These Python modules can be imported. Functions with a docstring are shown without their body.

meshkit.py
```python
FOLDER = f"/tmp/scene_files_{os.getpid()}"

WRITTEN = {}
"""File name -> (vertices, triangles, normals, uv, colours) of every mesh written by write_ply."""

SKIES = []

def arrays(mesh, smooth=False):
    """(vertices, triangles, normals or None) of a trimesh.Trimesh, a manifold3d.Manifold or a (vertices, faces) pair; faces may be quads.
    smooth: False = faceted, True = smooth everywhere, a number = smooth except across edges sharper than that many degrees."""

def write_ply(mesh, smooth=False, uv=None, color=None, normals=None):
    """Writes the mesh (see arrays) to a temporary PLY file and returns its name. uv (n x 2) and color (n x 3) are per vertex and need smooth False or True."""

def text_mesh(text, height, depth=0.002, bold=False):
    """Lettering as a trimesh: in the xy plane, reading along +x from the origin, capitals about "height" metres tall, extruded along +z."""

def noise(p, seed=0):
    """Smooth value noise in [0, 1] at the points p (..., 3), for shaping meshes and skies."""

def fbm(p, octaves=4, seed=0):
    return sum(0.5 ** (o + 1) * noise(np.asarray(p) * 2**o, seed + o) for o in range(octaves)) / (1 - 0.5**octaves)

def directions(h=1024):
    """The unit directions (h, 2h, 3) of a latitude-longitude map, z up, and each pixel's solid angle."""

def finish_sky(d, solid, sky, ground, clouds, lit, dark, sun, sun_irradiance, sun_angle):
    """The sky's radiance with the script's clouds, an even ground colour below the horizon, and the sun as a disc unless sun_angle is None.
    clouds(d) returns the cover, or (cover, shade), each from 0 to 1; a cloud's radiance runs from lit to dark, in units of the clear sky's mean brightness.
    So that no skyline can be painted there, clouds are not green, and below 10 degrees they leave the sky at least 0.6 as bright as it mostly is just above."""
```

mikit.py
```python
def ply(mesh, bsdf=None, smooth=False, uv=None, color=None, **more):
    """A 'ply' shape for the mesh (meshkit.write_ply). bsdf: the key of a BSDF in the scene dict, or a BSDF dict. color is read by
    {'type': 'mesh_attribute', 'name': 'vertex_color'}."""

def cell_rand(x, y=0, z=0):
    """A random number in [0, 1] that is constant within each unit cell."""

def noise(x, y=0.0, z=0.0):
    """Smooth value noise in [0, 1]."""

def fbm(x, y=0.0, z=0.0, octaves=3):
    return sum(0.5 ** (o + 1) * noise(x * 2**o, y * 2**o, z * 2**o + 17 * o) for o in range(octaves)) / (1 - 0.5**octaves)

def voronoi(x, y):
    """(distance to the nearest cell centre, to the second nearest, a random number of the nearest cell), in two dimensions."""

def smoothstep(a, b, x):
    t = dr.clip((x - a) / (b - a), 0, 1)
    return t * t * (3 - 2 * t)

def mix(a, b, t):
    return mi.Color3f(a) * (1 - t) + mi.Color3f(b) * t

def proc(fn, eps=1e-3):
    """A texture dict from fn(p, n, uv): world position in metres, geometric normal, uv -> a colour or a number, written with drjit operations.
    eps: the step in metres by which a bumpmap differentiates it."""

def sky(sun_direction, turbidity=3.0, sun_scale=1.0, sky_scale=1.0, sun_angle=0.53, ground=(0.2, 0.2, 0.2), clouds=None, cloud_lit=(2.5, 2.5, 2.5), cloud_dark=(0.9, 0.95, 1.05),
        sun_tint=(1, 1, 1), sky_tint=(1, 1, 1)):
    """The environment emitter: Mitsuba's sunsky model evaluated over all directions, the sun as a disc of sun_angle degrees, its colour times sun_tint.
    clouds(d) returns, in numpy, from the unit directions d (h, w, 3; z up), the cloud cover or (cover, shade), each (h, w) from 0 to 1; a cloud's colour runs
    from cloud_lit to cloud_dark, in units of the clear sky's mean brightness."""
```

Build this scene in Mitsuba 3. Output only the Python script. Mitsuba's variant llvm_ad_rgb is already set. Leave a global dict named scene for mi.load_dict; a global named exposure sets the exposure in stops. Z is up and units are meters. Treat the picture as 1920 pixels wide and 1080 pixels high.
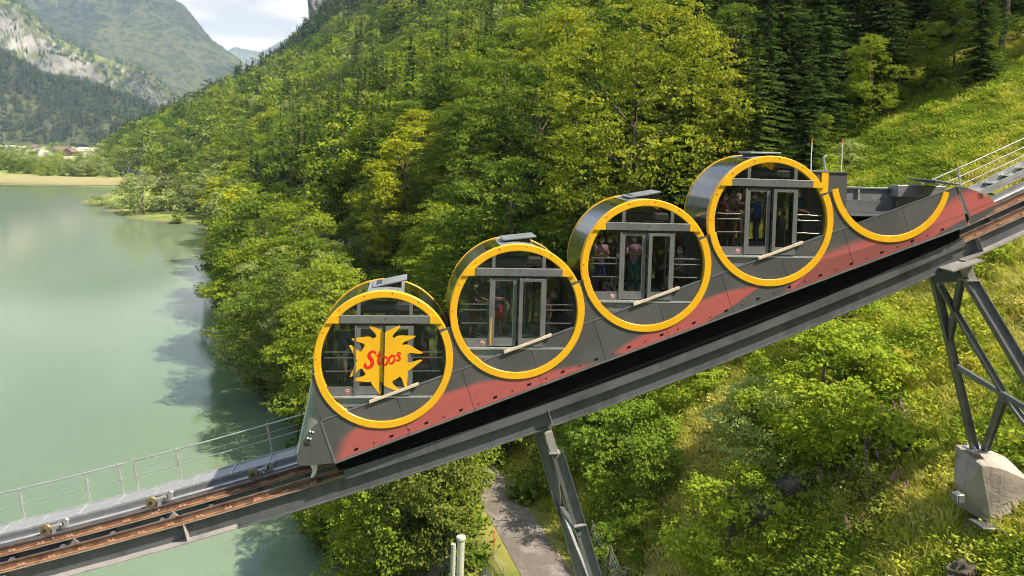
import math, random, numpy as np, trimesh, mitsuba as mi, drjit as dr, mikit
import manifold3d as m3
from shapely.geometry import Polygon, LineString, Point, box as sbox
from shapely import affinity
from shapely.ops import unary_union
from mikit import proc, noise, fbm, voronoi, cell_rand, smoothstep, mix
import meshkit
T = mi.ScalarTransform4f
rng = np.random.default_rng(7)
scene, labels = {}, {}

# ------------------------------------------------------------------ camera, sky, exposure
EYE = np.array([0.6177, -23.1287, 6.2426])
YAW, PITCH, ROLL = 0.1273, math.radians(2.0), 0.0312
FWD = np.array([math.sin(YAW) * math.cos(PITCH), math.cos(YAW) * math.cos(PITCH), -math.sin(PITCH)])
RGT = np.array([math.cos(YAW), -math.sin(YAW), 0.0])
UPV = np.cross(RGT, FWD)
RGT, UPV = RGT * math.cos(ROLL) + UPV * math.sin(ROLL), -RGT * math.sin(ROLL) + UPV * math.cos(ROLL)
FPX = 1492.24
scene['camera'] = {'type': 'perspective', 'fov': math.degrees(2 * math.atan(960 / FPX)), 'fov_axis': 'x',
                   'principal_point_offset_y': 210.8 / 1080, 'near_clip': 0.5, 'far_clip': 30000.0,
                   'to_world': T().look_at(origin=EYE.tolist(), target=(EYE + FWD * 10).tolist(), up=UPV.tolist())}
SUN = (0.52, -0.32, 0.79)
def cloud_cover(d):
    e = np.maximum(d[..., 2], 0.0) + 0.10
    q = np.stack([d[..., 0] / e, d[..., 1] / e, 0 * e], -1)
    n = meshkit.fbm(q * 0.9 + 3.3, 6, 3)
    m = meshkit.fbm(q * 2.6 + 9.1, 5, 11)
    low = np.clip(1.0 - d[..., 2] / 0.45, 0, 1)
    c = np.clip((n - 0.49 + 0.28 * low) * 6.0, 0, 1)
    s = np.clip((m - 0.44) * 4.5, 0, 1)
    return c, s
scene['sky'] = mikit.sky(SUN, turbidity=3, clouds=cloud_cover, cloud_lit=(1.65, 1.63, 1.6), cloud_dark=(0.55, 0.57, 0.61), sun_tint=(0.90, 0.985, 1.12))
exposure = 2.8
LAKE = -24.0

# ------------------------------------------------------------------ materials
def two(b): return {'type': 'twosided', 'bsdf': b}
def pb(col, rough=0.5, metal=0.0, spec=0.5, **k):
    c = col if isinstance(col, dict) else {'type': 'rgb', 'value': list(map(float, col))}
    return two({'type': 'principled', 'base_color': c, 'roughness': rough, 'metallic': metal, 'specular': spec, **k})
def dirty(col, amt=0.25, sc=2.0, streak=0.3, col2=None):
    c2 = col2 or [c * 0.55 for c in col]
    def fn(p, n, uv):
        a = fbm(p.x * sc, p.y * sc, p.z * sc, 4)
        b = fbm(p.x * sc * 5, p.y * sc * 5, p.z * sc * 0.7 + 4, 3)
        return mix(col, c2, dr.clip((a - 0.42) * 2.2 * amt * 2 + (b - 0.45) * streak * 2, 0, 1))
    return proc(fn)
M = scene
M['m_yellow'] = pb(dirty([0.80, 0.43, 0.008], .14, 1.2, .18, [0.62, 0.30, 0.006]), .38, clearcoat=.6, clearcoat_gloss=.85)
M['m_shell'] = pb(dirty([0.19, 0.19, 0.192], .5, 1.3, .25, [0.13, 0.13, 0.132]), .12, .92)
M['m_roofglass'] = {'type': 'thindielectric', 'specular_transmittance': {'type': 'rgb', 'value': [.62, .62, .62]}}
M['m_window'] = pb([0.035, 0.036, 0.038], .08, 0, .7)
M['m_frame'] = pb(dirty([0.175, 0.183, 0.188], .3, 2.0, .35, [0.105, 0.108, 0.11]), .42, .25)
M['m_hatch'] = pb(dirty([0.24, 0.26, 0.265], .4, 2.5, .3), .38, .3)
M['m_glass'] = {'type': 'thindielectric', 'specular_transmittance': {'type': 'rgb', 'value': [.84, .84, .83]}, 'specular_reflectance': {'type': 'rgb', 'value': [.32, .32, .32]}}
M['m_dusty_glare'] = {'type': 'blendbsdf', 'weight': .5, 'a': {'type': 'thindielectric', 'specular_transmittance': {'type': 'rgb', 'value': [.82, .9, .85]}}, 'b': pb([0.44, 0.50, 0.43], .15, 0, .8)}  # pale half of the blend paints dust and sun glare onto the glass
M['m_dark'] = pb(dirty([0.032, 0.033, 0.035], .4, 3, .3, [.018, .018, .018]), .55)
M['m_black'] = pb([0.006, 0.006, 0.0065], .9, 0, .1)
M['m_inner'] = pb(dirty([0.07, 0.07, 0.072], .3, 2, .2), .6)
M['m_lining'] = pb(dirty([0.22, 0.22, 0.215], .3, 2, .2), .6)
M['m_bar'] = pb([0.62, 0.62, 0.60], .25, .8)
M['m_girder'] = pb(dirty([0.125, 0.13, 0.142], .6, 1.1, .6, [0.075, 0.078, 0.086]), .5, .2)
M['m_flange'] = pb(dirty([0.34, 0.325, 0.31], .5, 1.5, .4, [0.2, 0.19, 0.185]), .55, .1)
M['m_galv'] = pb(dirty([0.52, 0.53, 0.53], .4, 3, .3, [0.3, 0.31, 0.31]), .4, .45)
M['m_steel'] = pb(dirty([0.17, 0.178, 0.19], .5, 2, .5, [0.10, 0.104, 0.11]), .42, .35)
M['m_rust'] = pb(dirty([0.33, 0.165, 0.075], .8, 4, .5, [0.17, 0.08, 0.04]), .75)
M['m_railtop'] = pb(dirty([0.23, 0.15, 0.11], .6, 4, .5, [0.13, 0.07, 0.05]), .45, .5)
M['m_bolt'] = pb([0.46, 0.27, 0.17], .5, .3)
M['m_brass'] = pb(dirty([0.36, 0.29, 0.15], .5, 9, .2), .45, .5)
M['m_wood'] = pb(dirty([0.62, 0.53, 0.40], .3, 6, .4, [0.45, 0.37, 0.27]), .6)
M['m_white'] = pb([0.78, 0.77, 0.72], .5)
M['m_red'] = pb([0.62, 0.03, 0.02], .5)
M['m_orange'] = pb([0.75, 0.16, 0.05], .5)
M['m_letter'] = pb([0.70, 0.02, 0.015], .45)
M['m_mark'] = pb([0.015, 0.015, 0.015], .5)
M['m_pole'] = pb(dirty([0.52, 0.53, 0.43], .3, 4, .3), .5)
def concrete(p, n, uv):
    a = fbm(p.x * 1.2, p.y * 1.2, p.z * 1.2, 5)
    s = fbm(p.x * 6, p.y * 6, p.z * .5, 3)
    c = mix([0.36, 0.32, 0.275], [0.25, 0.22, 0.195], smoothstep(.42, .66, a))
    return mix(c, [0.19, 0.165, 0.15], smoothstep(.54, .78, s) * .6)
M['m_concrete'] = two({'type': 'bumpmap', 'tex': proc(lambda p, n, uv: fbm(p.x * 14, p.y * 14, p.z * 14, 3) * 1.0, 4e-3), 'scale': 0.03,
                       'bsdf': {'type': 'principled', 'base_color': proc(concrete), 'roughness': .85, 'specular': .3}})
def leafy(tr=0.9, rough=.55):
    return {'type': 'principledthin', 'base_color': {'type': 'mesh_attribute', 'name': 'vertex_color'}, 'roughness': rough,
            'diff_trans': tr, 'eta': 1.45, 'spec_trans': 0.0}
M['m_leaf'] = leafy(.8)
M['m_blade'] = leafy(.7)
M['m_bark'] = pb(dirty([0.13, 0.105, 0.08], .8, 3, .5, [0.07, 0.055, 0.045]), .9)

# ------------------------------------------------------------------ helpers
def put(key, mesh, bsdf, smooth=False, label=None, color=None, **more):
    k, i = key, 0
    while k in scene:
        i += 1; k = f'{key}_{i:03d}'
    scene[k] = mikit.ply(mesh, bsdf, smooth, color=color, **more)
    if label: labels[k] = {'label': label}
    return k
used = {}
def thing(name, label, cat, group=None):
    n = used.get(name, 0); used[name] = n + 1
    k = name if n == 0 else f'{name}_{n:03d}'
    labels[k] = {'label': label, 'category': cat}
    if group: labels[k]['group'] = group
    return k
def cat(ms): return trimesh.util.concatenate([m for m in ms if m is not None])
def ext(poly, y0, y1):
    ps = getattr(poly, 'geoms', [poly]); out = []
    for g in ps:
        if g.is_empty or g.area < 1e-5 or g.geom_type != 'Polygon': continue
        m = trimesh.creation.extrude_polygon(g, y1 - y0, engine='earcut')
        v = m.vertices; m.vertices = np.stack([v[:, 0], y1 - v[:, 2], v[:, 1]], 1)
        out.append(m)
    return cat(out)
def bx(x0, x1, y0, y1, z0, z1, c=0.0):
    if c <= 0:
        m = trimesh.creation.box((x1 - x0, y1 - y0, z1 - z0)); m.apply_translation(((x0 + x1) / 2, (y0 + y1) / 2, (z0 + z1) / 2)); return m
    c = min(c, (x1 - x0) * .45, (y1 - y0) * .45, (z1 - z0) * .45)
    pts = []
    for x, sx in ((x0, 1), (x1, -1)):
        for y, sy in ((y0, 1), (y1, -1)):
            for z, sz in ((z0, 1), (z1, -1)):
                pts += [(x + sx * c, y + sy * c, z), (x + sx * c, y, z + sz * c), (x, y + sy * c, z + sz * c)]
    return trimesh.convex.convex_hull(np.array(pts))
def frame_of(a, b, up=(0, 0, 1)):
    t = np.asarray(b, float) - a; L = np.linalg.norm(t); t = t / L
    u = np.asarray(up, float)
    if abs(t @ u) > .98: u = np.array([0, 1.0, 0])
    s = np.cross(t, u); s /= np.linalg.norm(s); w = np.cross(s, t)
    return t, s, w, L
def bar(a, b, w, h, c=0.0, up=(0, 0, 1)):
    """A box from a to b, w wide sideways and h high."""
    t, s, u, L = frame_of(a, b, up)
    m = bx(0, L, -w / 2, w / 2, -h / 2, h / 2, c)
    m.vertices = np.asarray(a) + m.vertices[:, :1] * t - m.vertices[:, 1:2] * s + m.vertices[:, 2:] * u
    return m
def ibeam(a, b, w, h, tf, tw, up=(0, 0, 1)):
    t, s, u, L = frame_of(a, b, up)
    P = [(-w/2,-h/2),(w/2,-h/2),(w/2,-h/2+tf),(tw/2,-h/2+tf),(tw/2,h/2-tf),(w/2,h/2-tf),(w/2,h/2),(-w/2,h/2),(-w/2,h/2-tf),(-tw/2,h/2-tf),(-tw/2,-h/2+tf),(-w/2,-h/2+tf)]
    m = trimesh.creation.extrude_polygon(Polygon(P), L, engine='earcut')
    v = m.vertices
    m.vertices = np.asarray(a) + v[:, 2:] * t + v[:, :1] * s + v[:, 1:2] * u
    return m
def tube(pts, r, n=8):
    """A tube through the points (caps on), r a number or one per point."""
    p = np.asarray(pts, float); t = np.gradient(p, axis=0); t /= np.linalg.norm(t, axis=1, keepdims=True) + 1e-9
    ref = np.array([0, 0, 1.0]) if abs(t[:, 2]).max() < .9 else np.array([0.31, 0.95, 0.05])
    a = np.cross(t, ref); a /= np.linalg.norm(a, axis=1, keepdims=True) + 1e-9; b = np.cross(t, a)
    an = np.arange(n) * 2 * np.pi / n; rr = np.broadcast_to(r, (len(p),))[:, None, None]
    v = (p[:, None] + rr * (np.cos(an)[None, :, None] * a[:, None] + np.sin(an)[None, :, None] * b[:, None])).reshape(-1, 3)
    f = []
    for i in range(len(p) - 1):
        for j in range(n):
            q = [i * n + j, i * n + (j + 1) % n, (i + 1) * n + (j + 1) % n, (i + 1) * n + j]
            f += [[q[0], q[2], q[1]], [q[0], q[3], q[2]]]
    k = len(v); v = np.vstack([v, p[0], p[-1]]); e = (len(p) - 1) * n
    for j in range(n):
        f += [[k, j, (j + 1) % n], [k + 1, e + (j + 1) % n, e + j]]
    return trimesh.Trimesh(v, np.array(f)[:, ::-1], process=False)
def arc_sweep(prof, a0, a1, n, cx=0, cz=0):
    """Sweeps the closed profile of (r, y) around the y axis from angle a0 to a1 (radians)."""
    prof = np.asarray(prof, float); k = len(prof); full = abs(a1 - a0) > 2 * np.pi - 1e-6
    an = np.linspace(a0, a1, n + 1)[: n if full else n + 1]
    v = np.stack([cx + prof[None, :, 0] * np.cos(an)[:, None], np.broadcast_to(prof[None, :, 1], (len(an), k)), cz + prof[None, :, 0] * np.sin(an)[:, None]], -1).reshape(-1, 3)
    f = []
    for i in range(n):
        i2 = (i + 1) % len(an)
        for j in range(k):
            j2 = (j + 1) % k
            f += [[i * k + j, i * k + j2, i2 * k + j2], [i * k + j, i2 * k + j2, i2 * k + j]]
    if not full:
        e = (len(an) - 1) * k
        for j in range(1, k - 1): f += [[0, j + 1, j], [e, e + j, e + j + 1]]
    m = trimesh.Trimesh(v, f, process=False); m.fix_normals() if False else None
    if m.volume < 0: m.invert()
    return m
def rprof(r0, r1, y0, y1, c):
    return [(r0, y0 + c), (r0 + c, y0), (r1 - c, y0), (r1, y0 + c), (r1, y1), (r0, y1)]
def sm(mesh, ang=35): return mesh

# ------------------------------------------------------------------ terrain
FOOT = np.array([(34, -200), (26, -100), (18, -50), (12, -25), (6, -5), (3, 8), (0, 20), (-3, 32.4), (-6, 42.3), (-10.1, 62), (-16.4, 77.6), (-24, 96), (-33, 132), (-43.5, 171),
                 (-60, 249), (-75, 290), (-105, 380), (-150, 480), (-230, 640), (-340, 900), (-505, 1450), (-700, 1900)], float)
SHORE = [(34, -190), (26, -100), (18, -50), (12, -25), (6, -5), (3, 8), (0, 20), (-3, 32.4), (-6, 42.3), (-10.1, 62), (-16.4, 77.6), (-24, 96), (-33, 132), (-43.5, 171), (-58, 240), (-70, 262),
         (-96, 276), (-108, 292), (-117, 308), (-128, 330), (-146, 352), (-150, 385), (-156, 415), (-164, 464), (-198, 466), (-235, 471), (-330, 480), (-430, 470), (-470, 300), (-440, 60), (-420, -190)]
ROAD = np.array([(13, -12), (9.7, 6), (8.0, 16.6), (6.9, 24), (4.6, 34), (2, 45), (-2.5, 64), (-7.6, 85), (-9.9, 95), (-16, 118), (-25, 150), (-36, 190)], float)
def seg_dist(x, y, line):
    """(distance, signed side: + to the right of the line's direction) to a polyline."""
    best = np.full(x.shape, 1e9); side = np.zeros(x.shape)
    for a, b in zip(line[:-1], line[1:]):
        d = b - a; L = d @ d
        t = np.clip(((x - a[0]) * d[0] + (y - a[1]) * d[1]) / L, 0, 1)
        ex, ey = x - a[0] - t * d[0], y - a[1] - t * d[1]
        q = np.hypot(ex, ey); c = (d[1] * ex - d[0] * ey)
        m = q < best; best = np.where(m, q, best); side = np.where(m, np.sign(c), side)
    return best, side
import shapely
LAKE_POLY = Polygon(SHORE); shapely.prepare(LAKE_POLY)
LAKE_EDGE = np.array(SHORE + SHORE[:1], float)
PS = np.array([0, 2, 5.5, 9.5, 14, 18, 24, 40, 100, 200, 300, 600, 1500.]); PH = np.array([-.4, 3, 8.3, 8.5, 13.0, 16.5, 20.8, 31, 69, 132, 224, 480, 1200.])
def n2(x, y, s, seed=0, oc=3): return meshkit.fbm(np.stack([x / s, y / s, 0 * x], -1), oc, seed) - .5
def height(x, y):
    x = np.asarray(x, float); y = np.asarray(y, float); sh = x.shape; x = x.ravel(); y = y.ravel()
    d, s = seg_dist(x, y, FOOT); sd = d * s
    near = np.clip(np.hypot(x - 16, y - 4) / 60, 0, 1)
    w = n2(x, y, 45, 5) * 10 * np.clip((sd - 14) / 40, 0, 1) * (.25 + .75 * near) + n2(x, y, 160, 8) * 70 * np.clip((sd - 30) / 150, 0, 1)
    hill = LAKE + np.interp(sd + w, PS, PH) * np.clip((2300 - y) / 800, 0.02, 1)
    hill = LAKE + (hill - LAKE) * (1 - .20 * np.clip((y - 650) / 500, 0, 1) * np.clip((310 - sd) / 130, 0, 1))
    step = np.clip((sd - 330) / 40, 0, 1) * np.clip((y - 1050) / 150, 0, 1) * np.clip((1520 - y) / 60, 0, 1)
    hill = hill + step * 55 + n2(x, y, 7, 3) * 1.6 * np.clip((sd - 11) / 8, 0, 1) + n2(x, y, 2.2, 4) * .5 * np.clip((sd - 10) / 4, 0, 1)
    rd, _ = seg_dist(x, y, ROAD)
    k = np.clip((4.2 - rd) / 2.2, 0, 1); k = k * k * (3 - 2 * k)
    hill = hill * (1 - k) + (LAKE + 8.5) * k
    e, _ = seg_dist(x, y, LAKE_EDGE)
    inside = shapely.contains_xy(LAKE_POLY, x, y)
    flat = np.where(inside, LAKE - np.minimum(3, .22 * e), LAKE + np.minimum(1.3, .08 * e) + np.minimum(e / 20, 1) * n2(x, y, 30, 2) * .8)
    behind = np.clip(-y - 190 - n2(x, y, 90, 16) * 90, 0, None) * .55  # unseen ridge behind the camera, added to darken window reflections and skylight
    flat = np.where(inside, flat, np.maximum(flat, LAKE + np.minimum(behind, 330)))
    left = np.clip(-x - 470 - n2(x, y, 120, 6) * 120, 0, None) * .45 * np.clip((900 - y) / 250, 0, 1)
    flat = np.where(inside, flat, np.maximum(flat, LAKE + left))
    z = np.where(inside & (s < 0), flat, np.maximum(flat, np.where(s > 0, hill, -99)))
    return z.reshape(sh)
az = np.concatenate([np.linspace(-np.pi, -.72, 46)[:-1], np.linspace(-.72, .72, 420), np.linspace(.72, np.pi, 46)[1:]]) + YAW
ra = np.concatenate([[0.01], np.geomspace(4, 420, 300), np.geomspace(420, 9000, 110)[1:]])
AA, RR = np.meshgrid(az, ra)
GX, GY = EYE[0] + RR * np.sin(AA), EYE[1] + RR * np.cos(AA)
GZ = height(GX, GY)
na, nr = len(az), len(ra)
ii, jj = np.meshgrid(np.arange(nr - 1), np.arange(na - 1), indexing='ij')
q = np.stack([ii * na + jj, (ii + 1) * na + jj, (ii + 1) * na + jj + 1, ii * na + jj + 1], -1).reshape(-1, 4)
gm = trimesh.Trimesh(np.stack([GX, GY, GZ], -1).reshape(-1, 3), np.vstack([q[:, [0, 2, 1]], q[:, [0, 3, 2]]]), process=False)
if gm.face_normals[:, 2].mean() < 0: gm.invert()
def ground_col(p, n, uv):
    a = fbm(p.x * .35, p.y * .35, p.z * .35, 4)
    b = fbm(p.x * 1.7 + 5, p.y * 1.7, p.z * 1.7, 4)
    f = fbm(p.x * .05, p.y * .05, 3.3, 3)
    grass = mix([0.13, 0.155, 0.030], [0.25, 0.235, 0.065], smoothstep(.35, .65, a))
    grass = mix(grass, [0.27, 0.215, 0.135], smoothstep(.56, .70, b) * .75)
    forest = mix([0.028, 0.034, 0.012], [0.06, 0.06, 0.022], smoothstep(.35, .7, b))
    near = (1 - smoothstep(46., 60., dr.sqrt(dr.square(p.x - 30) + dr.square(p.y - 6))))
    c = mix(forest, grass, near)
    flat = (1 - smoothstep(-22.0, -20.5, p.z)) * smoothstep(120., 260., p.y)
    strip = smoothstep(440., 465., p.y) * (1 - smoothstep(545., 575., p.y + (f - .5) * 30))
    meadow = mix(mix([0.10, 0.15, 0.035], [0.20, 0.21, 0.06], smoothstep(.4, .6, a)), [0.19, 0.175, 0.085], strip * smoothstep(.15, .5, a + .2))
    yard = smoothstep(660., 720., p.y) * smoothstep(.48, .56, f)
    meadow = mix(meadow, [0.42, 0.38, 0.33], yard)
    c = mix(c, meadow, flat)
    rock = mix([0.20, 0.185, 0.165], [0.42, 0.395, 0.36], smoothstep(.35, .65, fbm(p.x * .12, p.y * .12, p.z * .04, 5)))
    steep = (1 - smoothstep(.50, .62, n.z))
    mudz = smoothstep(LAKE - .2, LAKE + .9, p.z)
    c = mix(c, rock, steep)
    return mix([0.11, 0.11, 0.06], c, mudz)
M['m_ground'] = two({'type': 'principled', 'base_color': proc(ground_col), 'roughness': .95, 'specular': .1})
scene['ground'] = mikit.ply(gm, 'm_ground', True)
labels['ground'] = {'kind': 'structure'}

# the lane along the lake
def ribbon(line, w, dz, step=1.0):
    L = LineString(line); n = int(L.length / step) + 1; P = np.array([L.interpolate(t).coords[0] for t in np.linspace(0, L.length, n)])
    for _ in range(6): P[1:-1] = (P[:-2] + P[1:-1] * 2 + P[2:]) / 4
    t = np.gradient(P, axis=0); t /= np.linalg.norm(t, axis=1, keepdims=True); s = np.stack([t[:, 1], -t[:, 0]], 1)
    cols = np.linspace(-w / 2, w / 2, 5)
    V = []
    for c in cols:
        X = P + s * c
        V.append(np.stack([X[:, 0], X[:, 1], np.maximum(height(X[:, 0], X[:, 1]), LAKE + 8.5) + dz + .05 * (1 - (2 * c / w) ** 2)], 1))
    V = np.stack(V, 1).reshape(-1, 3); k = len(cols); f = []
    for i in range(n - 1):
        for j in range(k - 1):
            a = i * k + j; f += [[a, a + 1, a + k + 1], [a, a + k + 1, a + k]]
    return trimesh.Trimesh(V, f, process=False)
def road_col(p, n, uv):
    a = fbm(p.x * .8, p.y * .8, 0, 4); b = fbm(p.x * 7, p.y * 7, 0, 3)
    return mix(mix([0.23, 0.205, 0.185], [0.15, 0.13, 0.115], smoothstep(.35, .65, a)), [0.13, 0.12, 0.08], smoothstep(.55, .75, b) * .7)
M['m_road'] = two({'type': 'principled', 'base_color': proc(road_col), 'roughness': .9, 'specular': .2})
scene['road'] = mikit.ply(ribbon(ROAD, 2.6, .03), 'm_road', True)
labels['road'] = {'kind': 'structure'}

# the lake
def water_h(p, n, uv):
    return fbm(p.x * .55, p.y * .28, 0, 3) + .35 * noise(p.x * 2.1 + 7, p.y * 1.1, 0)
def water_c(p, n, uv):
    a = fbm(p.x * .02 + 3, p.y * .008, 0, 3); b = smoothstep(150., 420., p.y)
    return mix(mix([0.128, 0.190, 0.108], [0.165, 0.225, 0.140], smoothstep(.35, .65, a)), [0.20, 0.265, 0.165], b * .85)  # paler far water has the bright sky reflection put into its colour
M['m_water'] = {'type': 'bumpmap', 'tex': proc(water_h, .05), 'scale': .005,
                'bsdf': {'type': 'roughplastic', 'alpha': .010, 'int_ior': 1.33, 'nonlinear': False, 'diffuse_reflectance': proc(water_c)}}
wp = LAKE_POLY.buffer(14)
wm = trimesh.creation.triangulate_polygon(wp, engine='earcut')
wv = np.column_stack([wm[0], np.full(len(wm[0]), LAKE)]); wf = wm[1]
wmesh = trimesh.Trimesh(wv, wf, process=False)
if wmesh.face_normals[:, 2].mean() < 0: wmesh.invert()
scene['water'] = mikit.ply(wmesh, 'm_water')
labels['water'] = {'kind': 'structure'}

# the mountains behind
def at(px, py, D): return EYE + D * (FWD + RGT * (px - 960) / FPX - UPV * (py - 329.2) / FPX)
def mountain(name, crest, footD, seed, rough, cliff=None, nu=240, nv=110, back=900, footz=LAKE - 2):
    c = np.array([at(*p) for p in crest]); s = np.concatenate([[0], np.cumsum(np.linalg.norm(np.diff(c, axis=0), axis=1))]); s /= s[-1]
    U = np.linspace(0, 1, nu); C = np.stack([np.interp(U, s, c[:, k]) for k in range(3)], 1)
    px = np.interp(U, s, [p[0] for p in crest]); F = []
    for x, u in zip(px, U):
        D = np.interp(u, [0, 1], footD) if not callable(footD) else footD(x)
        q = at(x, 330, D); F.append((q[0], q[1], footz))
    F = np.array(F); V = np.linspace(-.25, 1, nv); P = []
    for v in V:
        if v < 0: X = C + (-v / .25) * np.array([0, back, 0]) ; X[:, 2] = C[:, 2] - (-v / .25) ** 1.0 * (C[:, 2] - footz) * .8
        else:
            t = v
            X = C * (1 - t) + F * t
            drop = t + .18 * np.sin(np.pi * t) * -.6
            if cliff:
                a, b, am = cliff
                wob = (meshkit.fbm(np.stack([U * 9, U * 0 + v, U * 0], -1), 4, seed + 5) - .5) * .5
                tt = np.clip((t + wob * .6 - a) / (b - a), 0, 1)
                drop = drop * (1 - am) + am * (tt * tt * (3 - 2 * tt))
            X[:, 2] = C[:, 2] * (1 - drop) + F[:, 2] * drop
        P.append(X)
    P = np.stack(P); k = rough
    w = np.clip(1 - np.abs(V - .5) * 1.2, .12, 1)[:, None]
    hh = (meshkit.fbm(P / (k * 14), 6, seed) - .5) * k * 5.0 * w
    hh += (np.abs(meshkit.fbm(P / (k * 6), 5, seed + 3) - .5)) * -k * 2.2 * w
    hh += (meshkit.fbm(P / (k * .5), 3, seed + 7) - .5) * k * .32
    P[..., 2] += hh; P[..., 1] += hh * -.5
    i, j = np.meshgrid(np.arange(nv - 1), np.arange(nu - 1), indexing='ij')
    q = np.stack([i * nu + j, (i + 1) * nu + j, (i + 1) * nu + j + 1, i * nu + j + 1], -1).reshape(-1, 4)
    m = trimesh.Trimesh(P.reshape(-1, 3), np.vstack([q[:, :3], q[:, [0, 2, 3]]]), process=False)
    if m.face_normals[:, 2].mean() < 0: m.invert()
    return m
def mount_col(scale, meadow_amt, rock_lo, rock_hi, dark):
    def fn(p, n, uv):
        s = 1.0 / scale
        a = fbm(p.x * s, p.y * s, p.z * s, 5); b = fbm(p.x * s * 12, p.y * s * 12, p.z * s * 12, 3); e = fbm(p.x * s * .5 + 8, p.y * s * .5, p.z * s * .5, 4)
        f = mix([0.026 * dark, 0.036 * dark, 0.014 * dark], [0.060 * dark, 0.075 * dark, 0.024 * dark], smoothstep(.3, .7, b))
        md = mix([0.12, 0.16, 0.045], [0.22, 0.23, 0.085], smoothstep(.35, .65, b))
        c = mix(f, md, smoothstep(.50, .56, e + (n.z - .75) * .25 + .10 * (a - .5)) * meadow_amt)
        r = mix([0.20, 0.19, 0.175], [0.43, 0.405, 0.37], smoothstep(.3, .7, fbm(p.x * s * 6, p.y * s * 6, p.z * s * 2, 4)))
        return mix(r, c, smoothstep(rock_lo, rock_hi, n.z + (a - .5) * .5 + (b - .5) * .35))
    return two({'type': 'principled', 'base_color': proc(fn), 'roughness': .95, 'specular': .05})
M['m_mount_a'] = mount_col(160., .25, -.2, -.1, .6)  # nearest slope: cloud shadow put into the dark forest tone
M['m_mount_b'] = mount_col(300., .55, .40, .52, 1.2)
M['m_mount_c'] = mount_col(330., .18, .16, .26, .62)
M['m_mount_d'] = mount_col(1500., .3, .3, .4, 1.2)
MT = {}
MT['mountain'] = mountain('mountain', [(-420, 0, 2300), (-160, 60, 2250), (0, 105, 2200), (78, 146, 2180), (155, 150, 2160), (214, 176, 2150), (249, 188, 2140), (272, 203, 2130), (310, 245, 2100), (350, 285, 2050)], (1700, 1900), 21, 26, None)
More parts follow.
